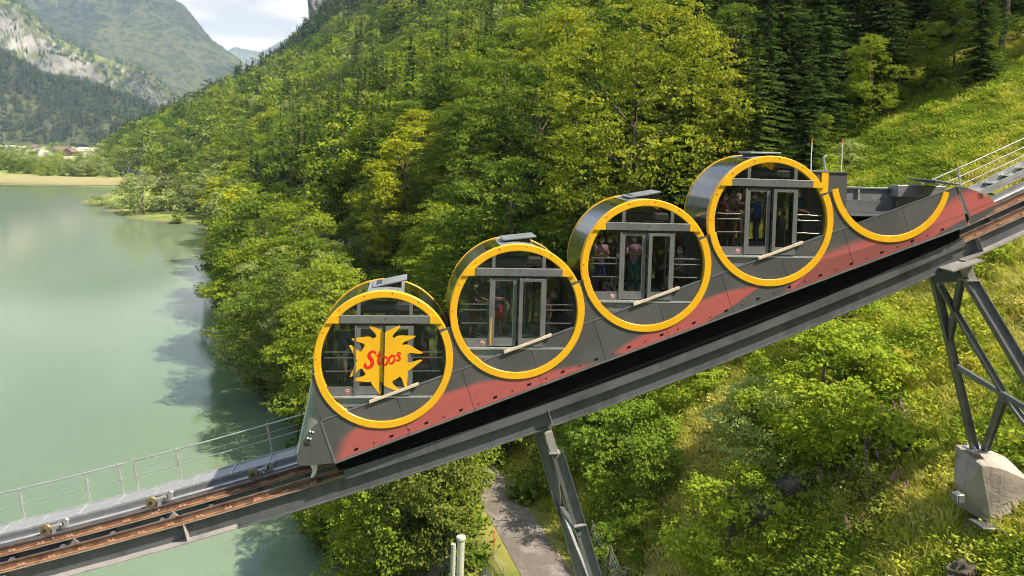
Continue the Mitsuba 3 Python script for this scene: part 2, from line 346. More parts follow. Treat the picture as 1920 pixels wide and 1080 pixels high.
MT['mountain_001'] = mountain('mountain_001', [(-420, -230, 3000), (-100, -70, 2950), (37, -2, 2900), (90, 52, 2900), (130, 78, 2900), (200, 103, 2900), (233, 116, 2900), (268, 134, 2850), (311, 166, 2800), (330, 192, 2800), (352, 225, 2750), (420, 300, 2700)], (2250, 2450), 33, 34, (.14, .36, .38))
MT['mountain_002'] = mountain('mountain_002', [(-200, -60, 5600), (60, -45, 5400), (200, -40, 5300), (300, -14, 5200), (342, 12, 5200), (362, 36, 5150), (383, 64, 5100), (400, 84, 5050), (420, 98, 5000), (447, 118, 4950), (463, 128, 4900), (500, 160, 4800), (560, 230, 4600), (640, 300, 4400)], (3100, 3500), 47, 75, (.18, .42, .14), 300, 150)
MT['mountain_003'] = mountain('mountain_003', [(330, 92, 11000), (424, 95, 10800), (436, 90, 10800), (447, 89, 10800), (467, 95, 10800), (486, 97, 10800), (540, 70, 10500), (700, 60, 10500)], (8500, 8500), 58, 150, None)
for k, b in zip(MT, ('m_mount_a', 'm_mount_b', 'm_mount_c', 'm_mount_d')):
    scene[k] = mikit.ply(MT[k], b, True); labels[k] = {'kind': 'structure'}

# ------------------------------------------------------------------ trees and plants
def leaf_quads(c, nrm, size, r, aspect=1.0, bend=.25):
    """Folded leaf-clump quads (two triangles bent along the midrib) at centres c with normals nrm."""
    n = len(c)
    t = r.normal(size=(n, 3)); t -= (t * nrm).sum(1, keepdims=True) * nrm; t /= np.linalg.norm(t, axis=1, keepdims=True) + 1e-9
    b = np.cross(nrm, t); s = np.broadcast_to(size, (n,))[:, None]
    a0, a1 = c - t * s * .62, c + t * s * .62
    w = b * s * .40 * aspect; up = nrm * s * bend * r.uniform(.3, 1.0, (n, 1))
    V = np.stack([a0, c + w - up * .9, a1 - up * .4, c - w - up * .9], 1).reshape(-1, 3)
    i = np.arange(n) * 4
    F = np.concatenate([np.stack([i, i + 1, i + 2], 1), np.stack([i, i + 2, i + 3], 1)])
    return V, F
def unit(v): return v / (np.linalg.norm(v, axis=1, keepdims=True) + 1e-9)
def branch_mesh(r, H, W, n_limb, rad, lobes, base=.0):
    ms = []
    k = 7; zz = np.linspace(base, H * .82, k)
    wob = np.cumsum(r.normal(size=(k, 2)) * W * .02, axis=0); wob[0] = 0
    tr = np.column_stack([wob, zz]); ms.append(tube(tr, np.linspace(rad, rad * .15, k) * np.array([1.35] + [1] * (k - 1)), 7))
    for q in lobes[r.choice(len(lobes), min(n_limb, len(lobes)), replace=False)]:
        z0 = np.clip(q[2] - np.hypot(q[0], q[1]) * r.uniform(.5, .9), H * .12, H * .7)
        i = np.searchsorted(zz, z0) - 1; i = int(np.clip(i, 0, k - 2)); f = (z0 - zz[i]) / (zz[i + 1] - zz[i])
        p0 = tr[i] * (1 - f) + tr[i + 1] * f; mid = (p0 + q) / 2 + np.array([0, 0, -.04 * H]) * r.uniform(-.3, 1)
        ms.append(tube([p0, mid, q], [rad * .38, rad * .24, rad * .07], 5))
    return cat(ms)
def broadleaf(seed, H=16., W=10., n_lobe=40, n_leaf=6000, size=.3, base=.12, top=.5, limbs=9, shape=1.0, lobe_r=.22, gap=.0, col=((.07, .10, .02), (.13, .16, .03)), multi=False):
    """(trunk mesh, crown V, F, per-leaf colour) of one broad-leaved tree: lobes of leaves over a wide irregular envelope."""
    r = np.random.default_rng(seed)
    u = r.uniform(0, 1, n_lobe * 3); th = r.uniform(0, 2 * np.pi, n_lobe * 3)
    z = base + (1 - base) * u
    x = np.clip((z - base) / (1 - base), 0.0, 1)
    env = np.where(x < top * .6, .45 + .55 * np.sqrt(np.clip(x / (top * .6), 0, 1)), np.clip(1 - np.clip((x - top * .6) / (1 - top * .6), 0, 1) ** (2.0 * shape), 0, 1) ** .6)
    env = env * (1 + .28 * np.sin(3 * th + seed) * np.sin(2.1 * x * 3 + seed * 2))
    rr = env * np.sqrt(r.uniform(.30, 1.0, len(u)))
    L = np.column_stack([rr * np.cos(th) * W / 2, rr * np.sin(th) * W / 2, z * H])
    keep = [0]
    for i in range(1, len(L)):
        if len(keep) >= n_lobe: break
        if np.min(np.linalg.norm(L[keep] - L[i], axis=1)) > W * lobe_r * .42: keep.append(i)
    L = L[keep]; R = W * lobe_r * r.uniform(.55, 1.05, len(L)) * np.clip(1.15 - .5 * (L[:, 2] / H), .5, 1.1)
    wgt = R ** 2; n_all = n_leaf; per = 11 if n_all > 1500 else 4; n_leaf = max(8, n_all // per); k = r.choice(len(L), n_leaf, p=wgt / wgt.sum())
    dvec = unit(r.normal(size=(n_leaf, 3)) + np.array([0, 0, .35]) + unit(L[k] - np.array([0, 0, H * .45])) * .55)
    rad = R[k] * (1 - np.abs(r.normal(size=n_leaf)) * .20)
    rad *= 1 + .25 * (meshkit.noise(dvec * 2.5 + k[:, None] * 7.1, seed) - .5) * 2
    c = L[k] + dvec * rad[:, None] * np.array([1.12, 1.12, .72])
    nrm = dvec * .75 + r.normal(size=(n_leaf, 3)) * .35 + np.array([0, 0, .5])
    c = np.repeat(c, per, axis=0); k = np.repeat(k, per); tw = np.repeat(r.uniform(0, 1, n_leaf), per); n_leaf = len(c)
    c = c + r.normal(size=(n_leaf, 3)) * size * np.array([1.15, 1.15, .45]); nrm = unit(np.repeat(nrm, per, axis=0) + r.normal(size=(n_leaf, 3)) * .42)
    V, F = leaf_quads(c, nrm, size * r.uniform(.65, 1.35, n_leaf), r)
    a, b = np.array(col[0]), np.array(col[1])
    lobe_t = r.uniform(0, 1, len(L)); mixv = np.clip(.40 * lobe_t[k] + .30 * tw + .30 * r.uniform(0, 1, n_leaf), 0, 1)[:, None]
    C = (a * (1 - mixv) + b * mixv) * r.uniform(.8, 1.2, (n_leaf, 1))
    return branch_mesh(r, H, W, limbs, H * .018 + .05, L), V, F, np.repeat(C, 4, axis=0)
def conifer(seed, H=22., W=7., whorls=34, per=8, cards=5, size=.5, col=((.022, .04, .014), (.05, .075, .022)), base=.05, droop=.45, bare=0.):
    r = np.random.default_rng(seed); Cs, Ns, Ss, K = [], [], [], []
    for i in range(whorls):
        f = (i + r.uniform(-.4, .4)) / whorls; z = H * (base + (1 - base) * np.clip(f, 0, 1)); Rm = W / 2 * (1 - f) ** .82 * r.uniform(.78, 1.15) + .12
        npw = max(4, int(per * (1 - .5 * f)))
        for j in range(npw):
            if r.uniform() < bare: continue
            th = r.uniform(0, 2 * np.pi); Rb = Rm * r.uniform(.7, 1.12); nc = max(2, int(cards * Rb / (W / 2) + 1.5))
            t = np.linspace(.18, 1, nc); rad = Rb * t
            zz = z - droop * Rb * t ** 1.3 + .20 * Rb * t ** 3
            P = np.column_stack([rad * np.cos(th), rad * np.sin(th), zz]); s = size * (1.1 - .5 * t) * (.55 + .45 * (1 - f))
            lat = np.array([-np.sin(th), np.cos(th), 0])
            for sd in (-1, 0, 1) if nc > 2 else (-.5, .5):
                Q = P + lat * (sd * s * .55)[:, None] + r.normal(size=P.shape) * s[:, None] * .12; Q[:, 2] -= abs(sd) * s * .18
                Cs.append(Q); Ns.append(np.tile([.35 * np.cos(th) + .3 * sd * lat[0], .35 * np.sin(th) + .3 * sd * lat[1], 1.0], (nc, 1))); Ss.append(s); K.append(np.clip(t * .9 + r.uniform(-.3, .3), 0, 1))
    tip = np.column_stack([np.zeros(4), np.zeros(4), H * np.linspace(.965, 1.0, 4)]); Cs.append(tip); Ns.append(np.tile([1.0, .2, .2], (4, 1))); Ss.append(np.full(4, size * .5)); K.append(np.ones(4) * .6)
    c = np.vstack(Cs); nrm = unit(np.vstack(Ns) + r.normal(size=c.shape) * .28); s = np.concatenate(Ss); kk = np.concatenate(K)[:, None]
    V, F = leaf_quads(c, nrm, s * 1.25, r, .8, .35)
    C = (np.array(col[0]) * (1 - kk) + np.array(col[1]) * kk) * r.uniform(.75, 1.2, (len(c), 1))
    tr = tube([(0, 0, 0), (0, 0, H * .5), (0, 0, H * .97)], [H * .014 + .05, H * .009 + .02, .03], 6)
    return tr, V, F, np.repeat(C, 4, axis=0)
LG = np.array([1.88, 1.98, 1.25])
def make_group(gid, parts):
    """parts: {part name: (trunk mesh or (V, F, C), bsdf)}"""
    g = {'type': 'shapegroup'}
    for name, (m, b) in parts.items():
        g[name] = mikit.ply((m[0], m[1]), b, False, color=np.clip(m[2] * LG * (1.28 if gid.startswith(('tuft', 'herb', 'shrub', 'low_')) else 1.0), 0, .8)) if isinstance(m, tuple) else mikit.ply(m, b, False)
    scene[gid] = g
def tree_group(gid, t): make_group(gid, {'trunk': (t[0], 'm_bark'), 'crown': ((t[1], t[2], t[3]), 'm_leaf')})
def inst(key, gid, x, y, z, s=1.0, rz=0.0, sz=None, tilt=None):
    m = T().translate([float(x), float(y), float(z)])
    if tilt: m = m @ T().rotate([tilt[0], tilt[1], 0], tilt[2])
    scene[key] = {'type': 'instance', 'to_world': m @ T().rotate([0, 0, 1], float(rz)) @ T().scale([float(s), float(s), float(sz or s)]), 'g': {'type': 'ref', 'id': gid}}
# hues: (dark, light) linear base colours
HUE = {'green': ((.055, .090, .018), (.115, .155, .030)), 'lime': ((.105, .140, .020), (.190, .215, .034)), 'deep': ((.026, .050, .012), (.058, .090, .020)),
       'gold': ((.150, .170, .016), (.270, .255, .028)), 'willow': ((.120, .148, .066), (.225, .245, .125)), 'olive': ((.085, .105, .030), (.155, .165, .050))}
NEAR, MID, FAR, CN, CM, CF = [], [], [], [], [], []
for i, (h, H, W, sh) in enumerate([('green', 16, 11, 1), ('lime', 15, 11, 1.2), ('deep', 17, 10, 1), ('gold', 14, 9, 1), ('willow', 14, 11, 1.3), ('olive', 16, 10, .9), ('lime', 18, 10, .8), ('green', 14, 12, 1.2)]):
    tree_group(f'broad_near_{i}', broadleaf(100 + i, H, W, (50, 36, 60, 44, 32, 54, 40, 64)[i], 16000, (.215, .25, .18, .20, .17, .23, .26, .19)[i], .10, (.5, .42, .55, .5, .4, .6, .5, .45)[i], 12, sh, (.20, .25, .17, .21, .25, .18, .23, .16)[i], col=HUE[h])); NEAR.append((f'broad_near_{i}', H, W, h))
for i, (h, H, W, sh) in enumerate([('green', 16, 10, 1), ('lime', 15, 10, 1.2), ('deep', 17, 9, 1), ('gold', 14, 9, 1), ('willow', 13, 11, 1.3), ('olive', 16, 9, .9), ('lime', 17, 9, .8), ('green', 15, 11, 1.1)]):
    tree_group(f'broad_mid_{i}', broadleaf(200 + i, H, W, 34, 2600, .50, .08, .5, 4, sh, .22, col=HUE[h])); MID.append((f'broad_mid_{i}', H, W, h))
for i, (h, H, W, sh) in enumerate([('green', 16, 10, 1), ('lime', 15, 10, 1.2), ('deep', 17, 9, 1), ('olive', 15, 9, 1), ('willow', 13, 11, 1.3), ('lime', 17, 9, .8)]):
    t = broadleaf(300 + i, H, W, 18, 460, 1.05, .05, .5, 0, sh, .27, col=HUE[h]); make_group(f'broad_far_{i}', {'crown': ((t[1], t[2], t[3]), 'm_leaf')}); FAR.append((f'broad_far_{i}', H, W, h))
CH = [((.020, .040, .014), (.050, .082, .024)), ((.030, .055, .016), (.080, .115, .030)), ((.018, .034, .014), (.040, .064, .022)), ((.045, .070, .018), (.100, .130, .034))]
t = conifer(490, 22, 6.8, 13, 5, 1.2, 2.0, ((.010, .019, .008), (.024, .038, .014))); make_group('conifer_dark', {'crown': ((t[1], t[2], t[3]), 'm_leaf')})  # on the nearest mountain both dark groups carry cloud shadow in their colour
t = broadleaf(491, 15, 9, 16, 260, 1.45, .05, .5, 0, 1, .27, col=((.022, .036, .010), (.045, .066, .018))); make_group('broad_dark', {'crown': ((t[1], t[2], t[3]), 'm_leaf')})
for i in range(4):
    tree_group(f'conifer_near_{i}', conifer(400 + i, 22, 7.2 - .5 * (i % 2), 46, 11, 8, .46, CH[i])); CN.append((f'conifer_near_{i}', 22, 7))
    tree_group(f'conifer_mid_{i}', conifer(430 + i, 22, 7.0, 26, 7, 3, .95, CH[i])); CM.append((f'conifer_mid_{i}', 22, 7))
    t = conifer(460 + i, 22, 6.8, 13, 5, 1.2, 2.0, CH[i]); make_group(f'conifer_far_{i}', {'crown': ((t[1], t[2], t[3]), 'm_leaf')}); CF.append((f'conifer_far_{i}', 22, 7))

def project(P):
    q = np.asarray(P, float) - EYE; z = q @ FWD
    return 960 + FPX * (q @ RGT) / z, 329.2 - FPX * (q @ UPV) / z, z

# ------------------------------------------------------------------ planting
prg = np.random.default_rng(99)
def field_info(x, y):
    d, s = seg_dist(x, y, FOOT); rd, _ = seg_dist(x, y, ROAD)
    return d * s, rd
def clearing(x, y):
    """The open grass slope round the upper pier."""
    e = n2(x, y, 9, 12) * 9
    return (x > 12.5) & (y < 38.5 + e) & (y + 1.2 * (x - 12.5) > -4 - 200 * (x > 16)) & ~((x < 17.5 + e * .5) & (y > 22 + e))
planted = []
def plant(name, gid, x, y, H, H0, label, kind, group=None, z=None, w=1.0):
    k = thing(name, label, kind, group)
    s = H / H0; zz = float(height(np.array([x]), np.array([y]))[0]) - .25 if z is None else z
    inst(k, gid, x, y, zz, s * w, prg.uniform(0, 360), s)
    planted.append((x, y, H)); return k
# trees one can point to
tree_group('broad_hero', broadleaf(77, 20.5, 16.5, 120, 42000, .23, .06, .42, 10, 1.5, .185, col=((.105, .130, .020), (.225, .225, .034))))
tree_group('broad_shore', broadleaf(78, 10, 11.5, 80, 27000, .165, .02, .5, 10, 1.3, .17, col=((.085, .125, .022), (.190, .220, .036))))
plant('broadleaf_tree', 'broad_hero', 21.0, 44.5, 21.5, 20.5, 'tallest yellow-green broadleaf tree, spreading behind the third and fourth round cabins', 'tree')
plant('spruce_tree', 'conifer_near_3', 30.2, 46.5, 15.5, 22, 'light green spruce standing against the right side of the big yellow-green tree', 'tree', w=1.25)
plant('broadleaf_tree', 'broad_shore', 1.0, 27.0, 10.2, 10, 'bushy bright lime tree under the track between the lake and the lane', 'tree')
plant('broadleaf_tree', 'broad_near_7', -3.9, 36.5, 6.0, 14, 'low darker tree leaning over the water left of the lime tree under the track', 'tree', w=1.1)
plant('willow_tree', 'broad_near_4', -15.5, 74.5, 17, 14, 'greyish pale green willow at the water edge left of the lowest drum cabin', 'tree', w=.85)
plant('broadleaf_tree', 'broad_near_3', 1.5, 88, 17, 14, 'golden yellow broadleaf tree above the gap between the first and second drum cabins', 'tree')
plant('broadleaf_tree', 'broad_near_5', -10.6, 66, 11, 16, 'dark olive tree overhanging the lake beside the nose of the train', 'tree', w=1.3)
for x, y, gid, H, H0, l in [(35.5, 50, 'conifer_near_2', 25, 22, 'tall dark spruce in shade directly above the fourth drum cabin'), (40.5, 51, 'conifer_near_0', 24, 22, 'second tall dark spruce, right of the fourth cabin at the top edge'),
                            (46, 50.5, 'conifer_near_2', 22, 22, 'dark spruce at the upper edge of the grassy slope on the right'), (38, 46.5, 'conifer_near_0', 11, 22, 'smaller dark spruce behind the red tipped poles')]:
    plant('spruce_tree', gid, x, y, H, H0, l, 'tree', w=1.2)
for x, y, H, l in [(40.5, 42.5, 8.0, 'thin pale leafed young tree at the edge of the grass below the dark spruces'), (35.2, 40.5, 4.6, 'small light green sapling left of the red tipped poles'), (46.5, 43.5, 6.5, 'slender light green young tree at the top corner of the grassy slope')]:
    plant('young_tree', 'broad_near_1', x, y, H, 15, l, 'tree', w=.8)

# the forest: jittered grid, nearest become things of their own
cand = []
for (y0, y1, sp) in ((14, 130, 4.9), (130, 420, 6.6), (420, 1560, 11.0)):
    gx, gy = np.meshgrid(np.arange(-760, 420, sp), np.arange(y0, y1, sp))
    gx = gx.ravel() + prg.uniform(-.5, .5, gx.size) * sp * .9; gy = gy.ravel() + prg.uniform(-.5, .5, gy.size) * sp * .9
    ang = np.arctan2(gx - EYE[0], gy - EYE[1]) - YAW
    m = np.abs(ang) < .66; gx, gy = gx[m], gy[m]
    sd, rd = field_info(gx, gy)
    m = (sd > .7) & (rd > 3.6) & ~clearing(gx, gy)
    gx, gy, sd, rd = gx[m], gy[m], sd[m], rd[m]
    cand.append(np.column_stack([gx, gy, sd, rd]))
cand = np.vstack(cand)
cz = height(cand[:, 0], cand[:, 1])
px, py, dep = project(np.column_stack([cand[:, :2], cz + 16]))
px0, py0, _ = project(np.column_stack([cand[:, :2], cz]))
m = (px > -120) & (px < 2040) & (py0 > -60) & (py < 1150)
cand, cz, dep = cand[m], cz[m], dep[m]
order = np.argsort(dep)
pl = np.array(planted)
nb = nc = nst = 0
sel = n2(cand[:, 0], cand[:, 1], 28, 31) ; hue_n = n2(cand[:, 0], cand[:, 1], 22, 37)
for i in order:
    x, y, sd, rd = cand[i]; D = dep[i]; z = cz[i] - .3
    if D < 160 and np.min(np.hypot(pl[:, 0] - x, pl[:, 1] - y) - pl[:, 2] * .26) < 0: continue
    if y < 60 and x > 6 and sd < 13: continue
    if y < 24 or (y < 27 and x > 8): continue
    if -6 < sd < 9 and 66 < y < 104 and rd < 6.0: continue
    wet = sd < 7.5
    p_con = 0.02 if wet else (.40 - (.16 if y > 400 else 0) + 2.2 * sel[i] + (.55 if (x > 30 and y < 110) else 0) + (.35 if (-6 < x < 19 and 82 < y < 175) else 0) - (.25 if y > 250 and sd < 40 else 0) + (.45 if y > 850 else 0))
    con = prg.uniform() < p_con
    u = prg.uniform()
    if con: v = int(prg.choice([0, 1, 2, 3], p=[.3, .3, .15, .25])) if not (x > 30 and y < 110) else int(prg.choice([0, 2]))
    else:
        hs = ['green', 'lime', 'deep', 'gold', 'willow', 'olive', 'lime2', 'green2']
        pr_ = np.array([.22, .13, .24, .03, .06, .11, .09, .16]) if not wet else np.array([.18, .22, .06, .05, .20, .08, .12, .12])
        if hue_n[i] > .08: pr_ = pr_ * [1, 1.8, .3, 2, 1, 1, 1.8, 1]
        if hue_n[i] < -.08: pr_ = pr_ * [1, .5, 2.5, .2, .5, 1, .5, 1.3]
        if x > 26 and y < 110 or (6 < x < 36 and 46 < y < 76): pr_ = pr_ * [1, .3, 3, 0, 0, 1.5, .2, 1]
        v = int(prg.choice(8, p=pr_ / pr_.sum()))
    lod = 0 if D < 125 else (1 if D < 420 else 2)
    H = prg.uniform(15, 24) if con else prg.uniform(9, 20)
    if wet: H = prg.uniform(9, 17)
    if y < 60: H *= .8
    if y > 420: H *= 1.18
    if con: gid, H0, W0 = (CN, CM, CF)[lod][v]
    else:
        gid, H0, W0, _h = (NEAR, MID, FAR)[lod][v % (6 if lod == 2 else 8)]
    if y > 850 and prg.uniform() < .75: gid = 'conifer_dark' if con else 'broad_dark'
    s = H / H0; wx = s * prg.uniform(.85, 1.2)
    if con and nc < 280 and lod < 2:
        k = thing('spruce_tree', 'dark green spruce, one of many rising through the hillside forest behind the train', 'tree', 'spruces of the hillside forest'); nc += 1
    elif not con and wet and nb < 280 and lod < 2:
        k = thing('broadleaf_tree', 'leafy tree on the strip of bank between the lake and the forest', 'tree', 'trees along the lake bank'); nb += 1
    elif not con and nb < 280 and lod < 2:
        k = thing('broadleaf_tree', 'round leafy broadleaf tree, one of many in the hillside forest behind the train', 'tree', 'broadleaf trees of the hillside forest'); nb += 1
    else:
        nst += 1; k = f'forest__{nst:05d}'
    inst(k, gid, x, y, z, wx, prg.uniform(0, 360), s)
print('trees', nb, nc, nst)
labels['forest'] = {'label': 'mixed forest of spruce and broadleaf trees covering the far hillside', 'category': 'forest', 'kind': 'stuff'}
# willows along the far shore and on the spit
for x, y, H, gid, l in [(-100, 296, 17, 'broad_mid_4', 'large rounded willow on the spit, the one nearest its tip'), (-92, 302, 16, 'broad_mid_5', 'dark olive tree on the spit behind the large willow'), (-84, 296, 15, 'broad_mid_4', 'pale willow on the spit closest to the hillside forest'),
                        (-110, 322, 15, 'broad_mid_4', 'willow behind the tip of the spit')]:
    plant('willow_tree', gid, x, y, H, 13, l, 'tree', w=1.15)
plant('shrub', 'broad_mid_4', -129, 334, 5.2, 13, 'rounded grey-green willow shrub alone on the tip of the spit', 'shrub', w=2.0)
plant('shrub', 'broad_mid_0', -79, 268, 5.5, 16, 'dark shrub at the water edge of the spit', 'shrub', w=1.6)
nwl = 0
for i in range(260):
    x, y = prg.uniform(-520, -120), prg.uniform(552, 660)
    if x > -190 and y < 600 and prg.uniform() < .3: continue
    gid, H0, _, h = MID[int(prg.choice([4, 4, 1, 0, 7, 6]))]
    H = prg.uniform(8, 15)
    plant('willow_tree', gid, x, y, H, H0, 'pale willow or alder in the belt of trees behind the sandy far shore', 'tree', 'trees behind the far shore', w=prg.uniform(1.0, 1.4)); nwl += 1
for i in range(900):
    x, y = prg.uniform(-1050, -250), prg.uniform(700, 1750)
    if meshkit.fbm(np.array([x / 130, y / 130, 4.0]), 3, 5) < .5: continue
    z = float(height(np.array([x]), np.array([y]))[0]); g = FAR[i % 6]
    nst += 1; inst(f'forest__{nst:05d}', g[0], x, y, z - .3, prg.uniform(.5, .9), prg.uniform(0, 360), prg.uniform(.45, .9))
# trees that cover the two nearer mountains
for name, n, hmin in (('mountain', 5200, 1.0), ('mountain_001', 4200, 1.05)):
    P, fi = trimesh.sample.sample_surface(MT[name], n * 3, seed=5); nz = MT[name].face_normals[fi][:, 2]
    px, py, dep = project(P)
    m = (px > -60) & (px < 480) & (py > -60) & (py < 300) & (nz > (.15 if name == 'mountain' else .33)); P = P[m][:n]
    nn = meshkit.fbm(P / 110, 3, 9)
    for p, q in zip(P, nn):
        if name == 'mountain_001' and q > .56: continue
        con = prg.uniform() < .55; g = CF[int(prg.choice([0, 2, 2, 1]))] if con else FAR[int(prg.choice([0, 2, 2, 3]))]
        gid = g[0] if name != 'mountain' else ('conifer_dark' if con else 'broad_dark')  # nearest mountain: leaf colour stands in for cloud shadow
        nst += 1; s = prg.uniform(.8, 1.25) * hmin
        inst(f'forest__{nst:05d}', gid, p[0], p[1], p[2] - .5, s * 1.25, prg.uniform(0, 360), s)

# undergrowth along the bank and the lane
def bushy(seed, H, W, nl, n, size, col):
    t = broadleaf(seed, H, W, nl, n, size, .0, .45, 5, 1.2, .26, col=col); return t
for i, h in enumerate(('green', 'lime', 'deep', 'olive')):
    t = bushy(500 + i, 2.4, 3.2, 14, 420, .36, HUE[h]); make_group(f'under_{i}', {'leaves': ((t[1], t[2], t[3]), 'm_leaf')})
nu = 0
ux, uy = prg.uniform(-75, 40, 16000), prg.uniform(12, 260, 16000)
sd, rd = field_info(ux, uy); un = n2(ux, uy, 12, 44)
m = (sd > -.2) & (rd > 2.3) & (sd < 26) & ~clearing(ux, uy) & ~((ux > 8.5) & (uy < 24)) & ~((ux > 18) & (uy < 42)) & ((sd < 9.5) | (uy < 110) | (prg.uniform(size=len(ux)) < .3)); ux, uy, sd = ux[m], uy[m], sd[m]
uz = height(ux, uy)
for x, y, z, s_ in list(zip(ux, uy, uz, sd))[:2600]:
    nu += 1; s = prg.uniform(.45, 1.15) * (1 if y > 30 else .8)
    inst(f'undergrowth__{nu:04d}', f'under_{int(prg.choice([0, 0, 1, 2, 3]))}', x, y, z - .15, s, prg.uniform(0, 360), s * prg.uniform(.8, 1.3))
labels['undergrowth'] = {'label': 'dense undergrowth along the lake bank and the lane', 'category': 'undergrowth', 'kind': 'stuff'}

# shrubs of the clearing: one by one
for i, h in enumerate(('lime', 'lime', 'green', 'lime', 'gold', 'willow')):
    tree_group(f'shrub_{i}', broadleaf(600 + i, 4.0, 4.6, 50, 11000, .125, .0, .45, 8, 1.1, .20, col=HUE[h])); 
SHR = [(20.6, 12.2, 5.6, 0, 'large rounded green shrub in the middle of the slope, directly above the dark rocks'), (18.2, 14.2, 3.8, 5, 'light green shrub leaning on the left of the large rounded shrub'),
       (15.6, 10.6, 4.4, 1, 'dense bright green bush at the bottom of the photo, left of the grassy bank'), (13.4, 19.0, 4.6, 2, 'dark shaded shrub just right of the middle pier'),
       (14.5, 25.0, 4.6, 0, 'green shrub half hidden behind the underside of the girder right of the middle pier'), (17.5, 22, 3.4, 1, 'yellow-green shrub under the second cabin from the right'),
       (21.5, 22.8, 4.2, 0, 'shrub under the rightmost cabin, close below the girder'), 
       (11.6, 15.6, 2.5, 2, 'dark low shrub behind the safety net'), (12.2, 22.5, 4.0, 2, 'dark tall shrub behind the head of the middle pier'),
       (24.6, 17.6, 3.6, 0, 'green shrub left of the upper pier, in the shade below the train'), (23.4, 14.6, 2.4, 2, 'small dark shrub at the foot of the upper pier, on its left'),
       (26.5, 19.5, 2.8, 1, 'pale shrub behind the legs of the upper pier'), (31.5, 17, 2.6, 1, 'light shrub right of the head of the upper pier'),
       (13.2, 15.6, 1.8, 1, 'small light bush in front of the dark shrub by the middle pier'),
       (33.0, 36.5, 3.2, 0, 'green shrub just behind the roof of the fourth drum cabin'), (36.0, 37.6, 2.6, 5, 'pale shrub behind the two red tipped poles')]
for x, y, H, v, l in SHR: plant('shrub', f'shrub_{v}', x, y, H, 4.0, l, 'shrub', w=1.05)
# low shrubs scattered over the grass, alike
cx, cy = prg.uniform(12, 62, 900), prg.uniform(1, 40, 900)
m = clearing(cx, cy) & (np.hypot(cx - 22.3, cy - 4.5) > 2.2) & ~((np.abs(cy - 1.5) < 3) & (cx > 30)); cx, cy = cx[m], cy[m]
t = broadleaf(650, 1.0, 1.3, 16, 700, .12, .0, .45, 3, 1.1, .3, col=HUE['lime']); tree_group('low_shrub_0', t)
t = broadleaf(651, 1.0, 1.3, 16, 700, .12, .0, .45, 3, 1.1, .3, col=HUE['green']); tree_group('low_shrub_1', t)
t = broadleaf(652, 1.0, 1.3, 16, 700, .10, .0, .45, 3, 1.1, .3, col=((.16, .15, .03), (.27, .235, .05))); tree_group('low_shrub_2', t)
for x, y in list(zip(cx, cy))[:110]:
    plant('low_shrub', f'low_shrub_{int(prg.choice(3))}', x, y, prg.uniform(.5, 1.5), 1.0, 'low leafy shrub, one of many dotted over the sunny grass slope', 'shrub', 'low shrubs of the grass slope', w=prg.uniform(.9, 1.5))
# butterfly bushes with purple spikes
def buddleia(seed):
    r = np.random.default_rng(seed); t = broadleaf(seed, 1.6, 2.0, 18, 1100, .13, .0, .5, 6, 1.0, .26, col=HUE['olive']); sp = []; V, F, C, o = [], [], [], 0
    for i in range(9):
        th = r.uniform(0, 6.28); d = np.array([math.cos(th) * .55, math.sin(th) * .55, 1]); p = np.array([math.cos(th), math.sin(th), 0]) * r.uniform(.2, .95) + [0, 0, r.uniform(1.1, 1.7)]
        n = 22; tt = r.uniform(0, 1, n); c = p + d * (tt * .38)[:, None] + r.normal(size=(n, 3)) * (.035 * (1.1 - tt))[:, None]
        v, f = leaf_quads(c, unit(r.normal(size=(n, 3))), .075, r); V.append(v); F.append(f + o); o += len(v)
        C.append(np.repeat(np.array([.33, .16, .40]) * r.uniform(.6, 1.25, (n, 1)), 4, axis=0))
    return t, (np.vstack(V), np.vstack(F), np.vstack(C))
for i in range(2):
    t, fl = buddleia(670 + i); make_group(f'buddleia_{i}', {'stem': (t[0], 'm_bark'), 'leaves': ((t[1], t[2], t[3]), 'm_leaf'), 'flower': (fl, 'm_blade')})
for x, y, H, l in [(20.3, 7.6, 1.9, 'butterfly bush with purple flower spikes, lowest left of the concrete foundation'), (21.2, 8.6, 1.7, 'butterfly bush with purple spikes between the rocks and the concrete foundation'), (19.4, 9.0, 1.5, 'butterfly bush with purple spikes right beside the dark rocks'),
                   (22.6, 9.4, 1.5, 'butterfly bush with pinkish spikes behind the concrete foundation'), (19.2, 6.6, 1.3, 'small butterfly bush in front of the others on the grassy bank')]:
    k = plant('butterfly_bush', f'buddleia_{int(x * 10) % 2}', x, y, H, 1.6, l, 'bush'); labels[k + '__flower'] = {'kind': 'stuff', 'label': 'small purple flower spikes'}
# grass and herbs
def tuft(seed, n, h, spread, col, wid=.022):
    r = np.random.default_rng(seed); V, F, C = [], [], []
    for i in range(n):
        th, rr = r.uniform(0, 6.28), spread * math.sqrt(r.uniform()); b = np.array([rr * math.cos(th), rr * math.sin(th), -.05]); L = h * r.uniform(.5, 1.1)
        d = np.array([r.normal() * .35, r.normal() * .35, 1]); s = np.array([math.cos(th + 1.5), math.sin(th + 1.5), 0]) * wid * r.uniform(.7, 1.4)
        m1 = b + d * L * .55; tp = b + d * L * .9 + np.array([d[0], d[1], -.15]) * L * .5
        k = len(V) * 5; V.append(np.array([b - s, b + s, m1 + s * .8, m1 - s * .8, tp])); F += [[k, k + 1, k + 2], [k, k + 2, k + 3], [k + 3, k + 2, k + 4]]
        c = np.array(col[0]) + (np.array(col[1]) - col[0]) * r.uniform(); C.append(np.tile(c * r.uniform(.8, 1.2), (5, 1)))
    return np.vstack(V), np.array(F), np.vstack(C)
GC = [((.11, .145, .022), (.23, .24, .045)), ((.20, .18, .07), (.34, .30, .14)), ((.08, .12, .020), (.16, .19, .035)), ((.19, .20, .03), (.31, .29, .055))]
